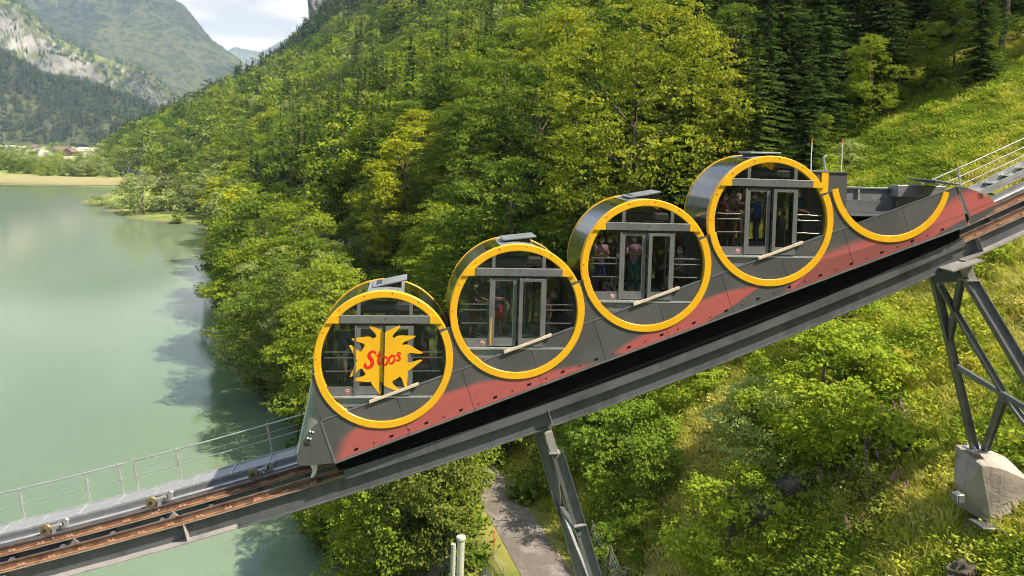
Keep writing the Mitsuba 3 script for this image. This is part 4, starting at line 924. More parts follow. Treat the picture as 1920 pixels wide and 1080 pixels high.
VIA = thing('track_viaduct', 'sloping steel girder track with rusty rails crossing above the lake shore', 'railway track')
def vp(n, mesh, b, smooth=False, label=None): return put(f'{VIA}__{n}', mesh, b, smooth, label)
def rprofile(y): return [(y - .065, -.16), (y + .065, -.16), (y + .065, -.145), (y + .012, -.125), (y + .012, -.045), (y + .036, -.032), (y + .036, -.004), (y + .028, 0), (y - .028, 0), (y - .036, -.004), (y - .036, -.032), (y - .012, -.045), (y - .012, -.125), (y - .065, -.145)]
xs = along(X0, X1, 1.0)
for y in (.5, 1.7):
    kr = vp('rail', sweep_x(xs, rprofile(y)), 'm_railtop', label='brown rusty running rail')
    put(kr + '__rail_bed', sweep_x(xs, [(y - .17, -.20), (y + .17, -.20), (y + .17, -.162), (y - .17, -.162)]), 'm_rust')
    for i, x in enumerate(np.arange(X0 + .4, X1, .80)):
        if -1.2 < x < 17.9: continue
        ms = []
        for dx in (-.055, .055):
            for dy in ((-.10, -.0) if True else ()):
                c = trimesh.creation.cylinder(.022, .05, sections=6); c.apply_translation(trk(x + dx, y - .10, -.125)); ms.append(c) if dy < 0 else None
        pl = bar(trk(x - .10, y - .095, -.148), trk(x + .10, y - .095, -.148), .10, .022); ms.append(pl)
        put(kr + '__rail_clip', cat(ms), 'm_bolt')
def Ipro(y, top, bot, w, tf, tw): return [(y - w, bot), (y + w, bot), (y + w, bot + tf), (y + tw, bot + tf), (y + tw, top - tf), (y + w * .55, top - tf), (y + w * .55, top), (y - w * .55, top), (y - w * .55, top - tf), (y - tw, top - tf), (y - tw, bot + tf), (y - w, bot + tf)]
for y in (.5, 1.7):
    g = vp('girder', sweep_x(xs, [(y - .02, -.80), (y + .02, -.80), (y + .02, -.222), (y - .02, -.222)]), 'm_girder')
    put(g + '__upper_flange', sweep_x(xs, [(y - .19, -.22), (y + .19, -.22), (y + .19, -.202), (y - .19, -.202)]), 'm_flange')
    for xa, xb, fw in ((X0, -4.3, .34), (-4.3, 18.0, .09), (18.0, X1, .34)): put(g + '__lower_flange', sweep_x(along(xa, xb, 1.0), [(y - fw, -.835), (y + fw, -.835), (y + fw, -.802), (y - fw, -.802)] if fw < .2 else [(y - fw, -.735), (y - .022, -.735), (y - .022, -.835), (y + .022, -.835), (y + .022, -.735), (y + fw, -.735), (y + fw, -.702), (y - fw, -.702)]), 'm_flange' if fw > .2 else 'm_girder')
vp('cover_plate', sweep_x(along(-1.1, 18.25, 1.0), [(.285, -.30), (.305, -.30), (.305, -.02), (.285, -.02)]), 'm_girder')
for x in (-13.4, -5.62, 4.86, 18.7, 24):
    for y0, y1 in ((.19, .478),):
        a, b = trk(x, (y0 + y1) / 2, -.70), trk(x, (y0 + y1) / 2, -.225); 
    vp('stiffener', bar(trk(x, .36, -.70), trk(x, .36, -.222), .22, .016, 0, (1, 0, 0)), 'm_flange')
for x in np.arange(-15, X1, 1.4):
    vp('cross_beam', bar(trk(x, .52, -.42), trk(x, 1.68, -.42), .10, .20), 'm_girder')
for x in (-13.2, -8.6, -5.9): vp('gusset', ext(Polygon([(x, 0), (x + .45, .12), (x + .14, .3), (x - .05, .45), (x - .16, .28)]), .62, .66).apply_translation((0, 0, float(RAILZ(x)) - .35)), 'm_flange')
vp('cable_duct', sweep_x(xs, [(1.95, -.26), (2.37, -.26), (2.37, .085), (2.345, .085), (2.31, -.03), (2.22, -.11), (2.08, -.13), (1.95, -.11)]), 'm_steel')
vp('guide_tube', tube([trk(x, 2.02, -.02) for x in xs], .045, 8), 'm_galv', True)
vp('rope', tube([trk(x, 1.10, .16) for x in along(X0, -1.4, 2)], .017, 6), 'm_dark', True)
# walkway with grating panels, left and right of the train
WK = thing('walkway', 'narrow metal grating walkway running along the far side of the track', 'walkway')
def grating(p, n, uv):
    u = (p.x + .3 * p.z) * 30; v = p.y * 14
    a = dr.abs(u - dr.floor(u) - .5); b = dr.abs(v - dr.floor(v) - .5)
    return mix([0.30, 0.31, 0.315], [0.20, 0.21, 0.215], smoothstep(.28, .40, dr.minimum(a + .1, b + .1)))
M['m_grating'] = two({'type': 'principled', 'base_color': proc(grating), 'roughness': .5, 'metallic': .2})
gx0 = np.arange(X0, X1, 1.13)
for a, b in zip(gx0[:-1], gx0[1:]):
    up = .09 + .14 * np.clip((a - 8) / 10, 0, 1)
    A, B = trk(a + .02, 2.78, up), trk(b - .02, 2.78, up)
    kp = put(f'{WK}__grating', bar(A, B, .78, .02), 'm_grating')
    put(kp + '__frame', cat([bar(trk(a + .0, 2.40, up + .015), trk(b, 2.40, up + .015), .03, .07), bar(trk(a, 3.18, up + .015), trk(b, 3.18, up + .015), .03, .07), bar(trk(a, 2.42, up + .02), trk(a, 3.16, up + .02), .03, .045)]), 'm_galv')
for i, x in enumerate(np.arange(18.9, 32, .62)):
    put(f'{WK}__step', bar(trk(x, 2.42, .30), trk(x, 3.16, .30), .26, .03, 0, (0, 0, 1)), 'm_galv')
for s in (2.39, 3.19): put(f'{WK}__stringer', bar(trk(18.6, s, .28), trk(32, s, .28), .035, .16), 'm_galv')
put(f'{WK}__bearer', sweep_x(xs, [(2.34, -.28), (2.42, -.28), (2.42, .03), (2.34, .03)]), 'm_steel')
for x in np.arange(-15, X1, 2.26): put(f'{WK}__bracket', bar(trk(x, 2.30, -.1), trk(x, 3.2, .03), .05, .08), 'm_steel')
# hand rails: each section a thing
def railing(label, xs_, post_x, hgt, wires, base=.1):
    R_ = thing('hand_railing', label, 'railing', None)
    put(f'{R_}__top_rail', tube([trk(x, 3.22, 0) + [0, 0, hgt + base] for x in xs_], .024, 8), 'm_galv', True)
    for w, r in wires: put(f'{R_}__middle_rail', tube([trk(x, 3.22, 0) + [0, 0, w + base] for x in xs_], r, 6), 'm_galv', True)
    for x in post_x:
        a = trk(x + .05, 3.22, 0) + [0, 0, base - .1]; b = trk(x - .17, 3.22, 0); b[2] = RAILZ(x - .05) + hgt + base
        kp = put(f'{R_}__post', bar(a, b, .05, .07), 'm_galv'); put(kp + '__foot', bar(a + [-.07, 0, .02], a + [.07, 0, .06], .12, .05), 'm_galv')
    return R_
railing('grey hand railing at the lower left edge of the photo, ending before the gap', along(-15.9, -8.12, 1.0), (-15.6, -13.4, -11.15, -9.2, -8.2), 1.03, ((.52, .014), (.74, .006)))
railing('grey hand railing between the gap and the nose of the train', along(-7.85, -.6, 1.0), (-7.75, -6.45, -3.62, -.8), 1.03, ((.52, .014), (.74, .006)))
railing('grey hand railing of the steeper track right of the train', along(18.9, 33.5, 1.0), (18.95, 20.3, 23.2, 26, 29, 32), 1.05, ((.40, .02), (.72, .02)), .28)
# rope rollers
def roller(x, label):
    R_ = thing('rope_roller', label, 'roller', None)
    c = trk(x, 2.02, .10); t = np.array([1, 0, .3115 + .0069 * x]); t /= np.linalg.norm(t)
    def wheel(off, dy, r, w, b, n, parent=None):
        m = trimesh.creation.revolve(np.array([(.001, -w), (r * .82, -w), (r, -w * .8), (r * .86, 0), (r, w * .8), (r * .82, w), (.001, w)]), sections=24)
        m.apply_transform(trimesh.transformations.rotation_matrix(math.pi / 2, [1, 0, 0])); m.apply_translation(c + t * off + [0, dy, .05]); return m
    for off, dy, b in ((-.17, -.22, 'm_brass'), (.26, -.05, 'm_galv')):
        k = put(f'{R_}__wheel', wheel(off, dy, .155, .045, b, 'w'), b, 40)
        hub = trimesh.creation.cylinder(.05, .13, sections=12); hub.apply_transform(trimesh.transformations.rotation_matrix(math.pi / 2, [1, 0, 0])); hub.apply_translation(c + t * off + [0, dy, .05]); put(k + '__hub', hub, 'm_dark', 40)
    put(f'{R_}__arm', bar(c + t * -.17 + [0, -.12, .05], c + t * .26 + [0, -.12, .05], .06, .08, .01), 'm_galv')
    put(f'{R_}__stand', bar(c + t * .06 + [0, -.20, .02], c + t * .14 + [0, -.36, -.42], .12, .10, .01), 'm_steel'); put(f'{R_}__guard', tube(smoothpoly([c + t * .20 + [0, -.1, .1], c + t * .34 + [0, -.1, .24], c + t * .46 + [0, -.1, .12]], 2), .025, 6), 'm_galv', True)
roller(-9.72, 'brass coloured rope roller at the lower left, the one farthest from the train'); roller(-6.72, 'brass coloured rope roller in the middle of the lower track'); roller(-3.75, 'rope roller in the shadow just left of the nose of the train')
roller(19.9, 'rope roller on the upper track right of the train')
# piers
def ib(a, b, w, h, up, key, mat='m_steel'): return put(key, ibeam(a, b, w, h, .022, .016, up), mat)
PA = thing('steel_pier', 'slim steel pier leaning under the middle of the train, rising beside the lane', 'bridge pier')
ax = np.array([.335, 0, -1.0]); ax /= np.linalg.norm(ax)
h0 = np.array([4.95, .42, -2.28]); h1 = np.array([4.72, 1.75, -2.30])
f0 = h0 + ax * 15.0 + [0, -1.1, 0]; f1 = h1 + ax * 15.0 + [0, 1.4, 0]
ib(h0 + [.10, 0, 0] + ax * .75, f0 + [.10, 0, 0], .26, .38, (1, 0, .3), f'{PA}__leg'); ib(h1 + ax * .6, f1, .24, .30, (1, 0, .3), f'{PA}__leg')
put(f'{PA}__head', cat([bar(h0 + ax * .05, h0 + ax * .74, .26, .24, .01, (1, 0, 0)), bar(h0 + ax * .72 + [-.17, 0, 0], h0 + ax * .72 + [.17, 0, 0], .34, .03)]), 'm_flange'); put(f'{PA}__head', bar(h1 + ax * .05, h1 + ax * .6, .26, .24, .01, (1, 0, 0)), 'm_steel')
lp = lambda A, B, t: A * (1 - t) + B * t
for a, b in ((.22, .22), (.42, .42), (.62, .62)): put(f'{PA}__strut', bar(lp(h0, f0, a), lp(h1, f1, b), .14, .14), 'm_steel')
for a, b in ((.05, .22), (.42, .22), (.42, .62)): put(f'{PA}__brace', bar(lp(h0, f0, a), lp(h1, f1, b), .10, .10), 'm_steel')
for t in (.20, .42): put(f'{PA}__splice', bar(lp(h0, f0, t) + [-.09, -.08, -.03], lp(h0, f0, t) + [.29, -.08, .03], .12, .03), 'm_flange')
PB = thing('steel_pier', 'splayed steel pier at the right edge, standing on a concrete foundation', 'bridge pier')
q0 = np.array([18.35, .25, 2.95]); q1 = np.array([18.15, 1.7, 2.85]); fB1 = np.array([22.0, 4.0, -4.62]); fB0 = np.array([23.9, -3.6, -8.6])
ax2 = np.array([.40, 0, -1]); ax2 /= np.linalg.norm(ax2)
ib(q0 + ax2 * .55, fB0, .26, .38, (1, 0, .4), f'{PB}__leg'); ib(q1 + ax2 * .2, fB1, .20, .26, (1, 0, .3), f'{PB}__leg')
put(f'{PB}__head', cat([bar(q0 + ax2 * .02, q0 + ax2 * .56, .3, .26, .01, (1, 0, 0)), bar(q0 + ax2 * .52 + [-.25, 0, 0], q0 + ax2 * .52 + [.25, 0, 0], .42, .035)]), 'm_flange')
put(f'{PB}__head', cat([bar(q1 + [-.3, 0, -.1], q1 + [.5, -1.3, .1], .5, .05), bar(q0 + [-.75, -.1, -.16], q0 + [.3, -.1, .20], .7, .05)]), 'm_flange')
m0 = lp(q0, fB0, .42); m1 = lp(q1, fB1, .52)
put(f'{PB}__strut', bar(m0, m1, .13, .17), 'm_steel'); mm = (m0 + m1) / 2
ib(mm, fB1 + [.25, -.2, .1], .20, .24, (1, 0, .3), f'{PB}__brace'); ib(q0 + ax2 * .4 + [0, .3, 0], lp(q1, fB1, .40), .16, .2, (1, 0, .3), f'{PB}__brace', 'm_girder')
ib(lp(q1, fB1, .06), mm + [0, .1, .1], .16, .2, (1, 0, .3), f'{PB}__brace'); ib(mm, lp(q0, fB0, .86), .16, .2, (1, 0, .3), f'{PB}__brace')
put(f'{PB}__gusset', bar(q1 + [-.1, -.2, -.5], q1 + [.55, -.9, -.3], .05, .45), 'm_girder')
CF_ = thing('concrete_foundation', 'pale concrete foundation block carrying the foot of the right pier', 'foundation')
P = Polygon([(-1.05, -.15), (-.75, .62), (.25, .62), (1.7, .15), (2.6, -.5), (2.6, -2.4), (.75, -2.85), (.45, -2.85), (-.35, -2.35), (-1.05, -1.85)])
fm = m3.Manifold.hull_points([(x, y, z) for x, y, z in [(-.85, -.75, .45), (.15, -.85, .30), (.20, -.85, -2.5), (-.15, -.80, -2.5), (-.85, .9, .75), (.3, .9, .75), (1.9, .9, .1), (1.9, -.8, -.45), (1.9, -.6, -2.6), (-.9, .6, -2.2), (1.9, .8, -2.6)]])
fm2 = m3.Manifold.hull_points([(-.85, -.74, .44), (-.85, .9, .74), (-1.25, .4, -.9), (-1.2, -.25, -1.0), (-.2, -.8, -2.3), (-.4, .5, -2.3), (.1, -.84, .30), (.1, .8, .6)])
ft = trimesh.Trimesh(*meshkit.arrays(fm + fm2)[:2], process=False); ft.vertices = ft.vertices * [.77, .85, .76]; ft.apply_translation((22.42, 4.0, -5.25)); put(f'{CF_}__block', ft, 'm_concrete')
put(f'{CF_}__base_plate', bx(21.72, 22.42, 3.65, 4.35, -4.60, -4.53, .01), 'm_galv')
for dx, dy in ((-.26, -.24), (.26, -.24), (-.26, .24), (.26, .24)): put(f'{CF_}__anchor_bolt', tube([(22.07 + dx, 4 + dy, -4.6), (22.07 + dx, 4 + dy, -4.38)], .03, 6), 'm_galv')
put(f'{CF_}__drip_plate', bar((21.6, 3.3, -7.06), (22.5, 3.3, -7.14), .8, .07, .01), 'm_steel')
CB = thing('meter_box', 'small grey box fixed to the left face of the concrete foundation', 'box'); put(f'{CB}__body', bx(20.78, 21.02, 3.15, 3.5, -6.22, -5.9, .02), 'm_frame'); put(f'{CB}__cover', bx(20.72, 20.778, 3.17, 3.48, -6.20, -5.92, .01), 'm_hatch')
PC = thing('steel_pier', 'head of a steel pier with gusset plates at the lower left corner', 'bridge pier')
c0 = trk(-11.0, .5, -.74)
put(f'{PC}__haunch', ext(Polygon([(-1.3, .12), (1.3, .55), (1.2, .5), (.5, -.1), (-.2, -.55), (-1.2, -.6)]), .20, .80).apply_translation(c0 + [-.2, -.5, -.45]), 'm_girder')
for dx in (-.55, .0, .55): put(f'{PC}__rib', bar(trk(-11 + dx, .22, -.30), trk(-10.85 + dx * 1.5, .14, -.98), .30, .03, 0, (1, 0, 0)), 'm_flange')
put(f'{PC}__bottom_plate', bar(c0 + [-1.6, -.0, -.62], c0 + [1.3, .0, -.02], .72, .04), 'm_flange'); ib(c0 + [-.7, 0, -.6], c0 + [2.6, -.6, -9.5], .3, .36, (1, 0, .3), f'{PC}__leg'); ib(c0 + [-.7, 1.2, -.6], c0 + [2.6, 2.2, -9.5], .3, .36, (1, 0, .3), f'{PC}__leg')
ib(c0 + [2.6, -.6, -9.5], c0 + [4.5, -.8, -19.5], .3, .36, (1, 0, .3), f'{PC}__leg'); ib(c0 + [2.6, 2.2, -9.5], c0 + [4.5, 2.6, -19.5], .3, .36, (1, 0, .3), f'{PC}__leg')

# ------------------------------------------------------------------ small things
def gz1(x, y): return float(height(np.array([float(x)]), np.array([float(y)]))[0])
TP = thing('twin_pole', 'pair of pale vent pipes standing at the bottom edge left of the lane', 'pole')
put(f'{TP}__pipe', tube([(3.75, 17.6, -19), (3.75, 17.6, -14.2)], .20, 14), 'm_pole', 40); put(f'{TP}__pipe', tube([(3.36, 17.5, -19), (3.36, 17.5, -14.4)], .13, 12), 'm_pole', 40); put(f'{TP}__cap', tube([(3.75, 17.6, -14.2), (3.75, 17.6, -14.08)], [.26, .24], 14), 'm_pole', 40); put(f'{TP}__link', tube([(3.36, 17.5, -14.7), (3.75, 17.6, -14.6)], .02, 6), 'm_pole')
SK = thing('snow_stake', 'red snow stake at the edge of the lane', 'stake'); put(f'{SK}__lower_shaft', tube([(5.55, 18.2, -15.9), (5.55, 18.2, -14.9)], .022, 8), 'm_orange'); put(f'{SK}__upper_shaft', tube([(5.55, 18.2, -14.9), (5.55, 18.2, -14.1)], .026, 8), 'm_red')
SF = thing('wire_fence', 'low sagging wire fence along the edge of the lane below the red stake', 'fence')
for i in range(4): put(f'{SF}__post', tube([(5.6 + .28 * i, 18.0 - 1.6 * i, -16), (5.6 + .28 * i, 18.0 - 1.6 * i, -15.0)], .025, 6), 'm_galv')
for z in (-15.05, -15.35): put(f'{SF}__wire', tube(smoothpoly([(5.6 + .28 * i, 18.0 - 1.6 * i, z - (.12 if i % 2 else 0)) for i in np.arange(0, 3.5, .5)], 1), .010, 5), 'm_galv')
NT = thing('safety_net', 'wire safety net on leaning wooden posts beside the middle pier', 'net')
np_ = [np.array([10.2, 16.6, -15.2]), np.array([10.6, 14.3, -15.4]), np.array([11.0, 12.6, -15.6])]
tops = [p + [.25, -.1, 2.3] for p in np_]
for p, q_ in zip(np_, tops): put(f'{NT}__post', tube([p - [0, 0, .5], q_], [.07, .05], 7), 'm_bark')
ms = []
for (p, q_), (p2, q2) in zip(list(zip(np_, tops))[:-1], list(zip(np_, tops))[1:]):
    for t in np.linspace(0, 1, 12): a, b = p * (1 - t) + p2 * t, q_ * (1 - t) + q2 * t; b = b - [0, 0, .5 * math.sin(math.pi * t)]; ms.append(tube([a, (a + b) / 2 + [.1, -.1, 0], b], .008, 4))
    for t in np.linspace(.1, 1, 9): a, b = p * (1 - t) + q_ * t, p2 * (1 - t) + q2 * t; ms.append(tube([a, (a + b) / 2 - [0, 0, .45 * t], b], .008, 4))
k = put(f'{NT}__mesh', cat(ms), 'm_galv'); labels[k] = {'kind': 'stuff', 'label': 'sagging grey wire mesh'}
def rock(name, label, c, s, seed, b):
    k = thing(name, label, 'rock'); m = trimesh.creation.icosphere(4, 1.0); v = m.vertices
    d = (meshkit.fbm(v * 1.3 + seed, 4, seed) - .5) * 1.0 + (meshkit.fbm(v * 4 + seed, 3, seed + 1) - .5) * .35; v = v * (1 + d[:, None]); v = v * s; v = np.round(v / .0001) * .0001
    m.vertices = v + c; put(k, m, b, 35)
def rockcol(p, n, uv):
    a = fbm(p.x * 2, p.y * 2, p.z * 2, 4); b = fbm(p.x * 9, p.y * 9, p.z * 9, 3)
    return mix(mix([0.075, 0.062, 0.05], [0.165, 0.14, 0.115], smoothstep(.35, .65, a)), [0.07, 0.075, 0.035], smoothstep(.55, .68, b) * .8)
M['m_rock'] = two({'type': 'principled', 'base_color': proc(rockcol), 'roughness': .95, 'specular': .1})
rock('boulder', 'grey boulder in the grass at the bottom right corner', (20.6, 2.6, -8.55), (.55, .42, .42), 3, 'm_rock')
rock('rock_outcrop', 'dark brown rock face under the large rounded shrub', (19.2, 10.9, -8.9), (1.5, .8, .9), 5, 'm_rock'); rock('rock_outcrop', 'lower shaded rock left of the dark rock face', (17.4, 11.2, -10.3), (1.2, .9, .9), 8, 'm_rock')
rock('rock_outcrop', 'rock showing at the top of the dark hollow', (20.7, 10.6, -7.7), (.9, .6, .5), 9, 'm_rock')
UP = thing('utility_pole', 'wooden utility pole among the trees on the right bank, carrying wires over the lake', 'pole')
z = gz1(-33, 235); pa = np.array([-47.0, 225.0, LAKE + 2]); put(f'{UP}__mast', tube([pa, pa + [0, 0, 16]], [.16, .12], 8), 'm_bark'); put(f'{UP}__crossarm', bar(pa + [-1.2, 0, 15], pa + [1.2, 0, 15], .14, .14), 'm_bark')
for dx, l in ((-1.0, 'upper thin power line sagging across the lake'), (1.0, 'lower thin power line sagging across the lake')):
    k = thing('power_line', l, 'wire'); a = pa + [dx, 0, 15.1]; b = np.array([-330.0, 300 + dx * 10, LAKE + 15]); P = np.array([a * (1 - t) + b * t - [0, 0, 16 * t * (1 - t) * 1.0] for t in np.linspace(0, 1, 24)]); put(k, tube(P, .035, 5), 'm_dark')
# village on the valley floor
M['m_tile'] = pb(dirty([0.15, 0.105, 0.09], .5, .5, .3, [0.22, 0.11, 0.085]), .8); M['m_plaster'] = pb(dirty([0.42, 0.40, 0.36], .3, .4, .2), .8); M['m_barn'] = pb(dirty([0.16, 0.095, 0.06], .5, .5, .4), .85); M['m_gravel'] = pb(dirty([0.33, 0.305, 0.275], .5, .3, .3, [0.38, 0.35, 0.31]), .9)
def house(x, y, L, W, H, rh, rz, wall, roof, label, cat_='house', name='house'):
    k = thing(name, label, cat_); z = gz1(x, y) - .3; c, s = math.cos(rz), math.sin(rz); Mx = np.array([[c, -s, 0, x], [s, c, 0, y], [0, 0, 1, z], [0, 0, 0, 1]])
    t = lambda m: m.apply_transform(Mx)
    put(f'{k}__wall', t(trimesh.creation.extrude_polygon(Polygon([(-W / 2, 0), (W / 2, 0), (W / 2, H), (0, H + rh), (-W / 2, H)]), L, engine='earcut').apply_transform(np.array([[0, 0, 1, -L / 2], [1, 0, 0, 0], [0, 1, 0, 0], [0, 0, 0, 1]]))), wall)
    ov = 1.0; th = .35; sl = rh / (W / 2)
    rp = Polygon([(-W / 2 - ov, H - sl * ov), (0, H + rh), (W / 2 + ov, H - sl * ov), (W / 2 + ov, H - sl * ov + th), (0, H + rh + th), (-W / 2 - ov, H - sl * ov + th)]); rp = affinity.translate(rp, 0, .05)
    put(f'{k}__roof', t(trimesh.creation.extrude_polygon(rp, L + 2 * ov, engine='earcut').apply_transform(np.array([[0, 0, 1, -L / 2 - ov], [1, 0, 0, 0], [0, 1, 0, 0], [0, 0, 0, 1]]))), roof)
    n = max(2, int(L / 4))
    for i in range(n):
        u = -L / 2 + (i + .5) * L / n; put(f'{k}__window', t(bx(u - .6, u + .6, -W / 2 - .06, -W / 2 + .05, H * .35, H * .35 + 1.5)), 'm_window')
    put(f'{k}__door', t(bx(-L / 2 + .3, -L / 2 + 1.4, -W / 2 - .07, -W / 2 + .05, .3, 2.4)), 'm_barn')
wp_ = lambda px, py, D: (EYE + D * (FWD + RGT * (px - 960) / FPX - UPV * (py - 329.2) / FPX))[:2]
for px, D, L, W, H, rh, rz, wl, rf, lab in [(133, 1050, 17, 11, 6.0, 4.5, 1.45, 'm_barn', 'm_tile', 'dark wooden house with a red gable roof behind the willows'), (116, 1250, 24, 11, 5, 4, .1, 'm_plaster', 'm_tile', 'long house with a flat red roof behind the dark wooden house'),
                                            (68, 1350, 10, 9, 6, 3.5, .2, 'm_plaster', 'm_tile', 'small pinkish house among trees at the far left'), (311, 1000, 27, 14, 5.5, 3.2, -.12, 'm_barn', 'm_tile', 'brown barn with a reddish roof at the foot of the wooded spur'),
                                            (210, 1300, 15, 12, 5, 4, 1.3, 'm_plaster', 'm_steel', 'grey roofed shed in the middle of the valley floor'), (240, 880, 26, 9, 4.0, 1.4, .05, 'm_plaster', 'm_concrete', 'pale flat roofed hall just behind the willow belt'),
                                            (187, 1380, 13, 9, 4, 2.5, .3, 'm_plaster', 'm_concrete', 'small white building left of the grey roofed shed')]:
    x, y = wp_(px, 270, D); house(x, y, L, W, H, rh, rz, wl, rf, lab)
for px, D, r_, h_, lab in [(88, 900, 16, 6.5, 'pale gravel heap left of the dark wooden house'), (170, 1180, 19, 6, 'grey gravel heap between the houses'), (215, 1080, 15, 4.5, 'low brownish gravel heap in front of the grey shed'), (40, 1240, 24, 4, 'long low gravel bank at the far left')]:
    x, y = wp_(px, 270, D); k = thing('gravel_heap', lab, 'gravel heap'); a = np.linspace(0, 2 * np.pi, 28, endpoint=False); V, f = [], []
    for j, (rr, hh) in enumerate(((1, 0), (.75, .35), (.5, .68), (.25, .93), (.05, 1))):
        for t in a: q = rr * (1 + .25 * math.sin(3 * t + px) + .1 * math.sin(7 * t)); V.append((x + r_ * q * math.cos(t), y + r_ * .8 * q * math.sin(t), gz1(x, y) - .5 + h_ * hh))
    for j in range(4):
        for i in range(28): A = j * 28 + i; B = j * 28 + (i + 1) % 28; f += [[A, B, B + 28], [A, B + 28, A + 28]]
    f += [[112, 112 + i, 113 + i] for i in range(1, 27)]; put(k, trimesh.Trimesh(V, f, process=False), 'm_gravel', True)

# rock faces high on the wooded spur and on the far mountain
def cliff_rock(name, px, py, D, s, seed, ground=False):
    c = at(px, py, D)
    if ground: c[2] = gz1(c[0], c[1]) + 12
    m = trimesh.creation.icosphere(5, 1.0); v = m.vertices
    v = np.sign(v) * np.abs(v) ** .6; w = v * s + c
    d = (meshkit.fbm(w / (s[2] * .45) * [1, 1, .45], 5, seed) - .5) * .75 + (np.abs(meshkit.fbm(w / (s[2] * .16) * [1, 1, .5], 4, seed + 2) - .5)) * -.5
    m.vertices = v * (1 + d[:, None]) * s + c; scene[name] = mikit.ply(m, 'm_cliff', 25); labels[name] = {'kind': 'structure'}
def cliffcol(p, n, uv):
    a = fbm(p.x * .03, p.y * .03, p.z * .012, 5); b = fbm(p.x * .14, p.y * .14, p.z * .05, 4)
    c = mix([0.17, 0.165, 0.16], [0.36, 0.34, 0.315], smoothstep(.3, .7, a * .6 + b * .4))
    return mix(c, [0.04, 0.05, 0.022], smoothstep(.55, .75, n.z + (b - .5) * .5))
M['m_cliff'] = two({'type': 'principled', 'base_color': proc(cliffcol), 'roughness': .95, 'specular': .1})
cliff_rock('cliff', 616, 20, 1330, np.array([34, 22, 40.]), 4, True)
cliff_rock('cliff_001', 368, 92, 4700, np.array([60, 60, 58.]), 7)

# ------------------------------------------------------------------ passengers
def sph(p, r, n=10): return m3.Manifold.sphere(float(r), n).translate([float(v) for v in p])
def bone(a, ra, b, rb, n=10): return m3.Manifold.batch_hull([sph(a, ra, n), sph(b, rb, n)])
def tm(mf, refine=.035, it=6):
    v, f, _ = meshkit.arrays(mf.refine_to_length(refine)); m = trimesh.Trimesh(v, f, process=True); trimesh.smoothing.filter_taubin(m, iterations=it); return m
CLOTH = {}
def cloth(c):
    k = 'm_cloth_' + '_'.join(f'{int(v * 100):02d}' for v in c)
    if k not in scene: M[k] = pb(c, .85, 0, .2, sheen=.3)
    return k
M['m_skin'] = pb([0.50, 0.30, 0.22], .55); M['m_mask'] = pb([0.72, 0.74, 0.76], .8); M['m_shoe'] = pb([0.05, 0.045, 0.045], .6); M['m_eye'] = pb([0.03, 0.02, 0.02], .3)
HAIR = {'brown': [0.10, 0.06, 0.035], 'dark': [0.025, 0.02, 0.018], 'grey': [0.42, 0.40, 0.38], 'blond': [0.36, 0.26, 0.14]}
for k_, c_ in HAIR.items(): M['m_hair_' + k_] = pb(c_, .7)
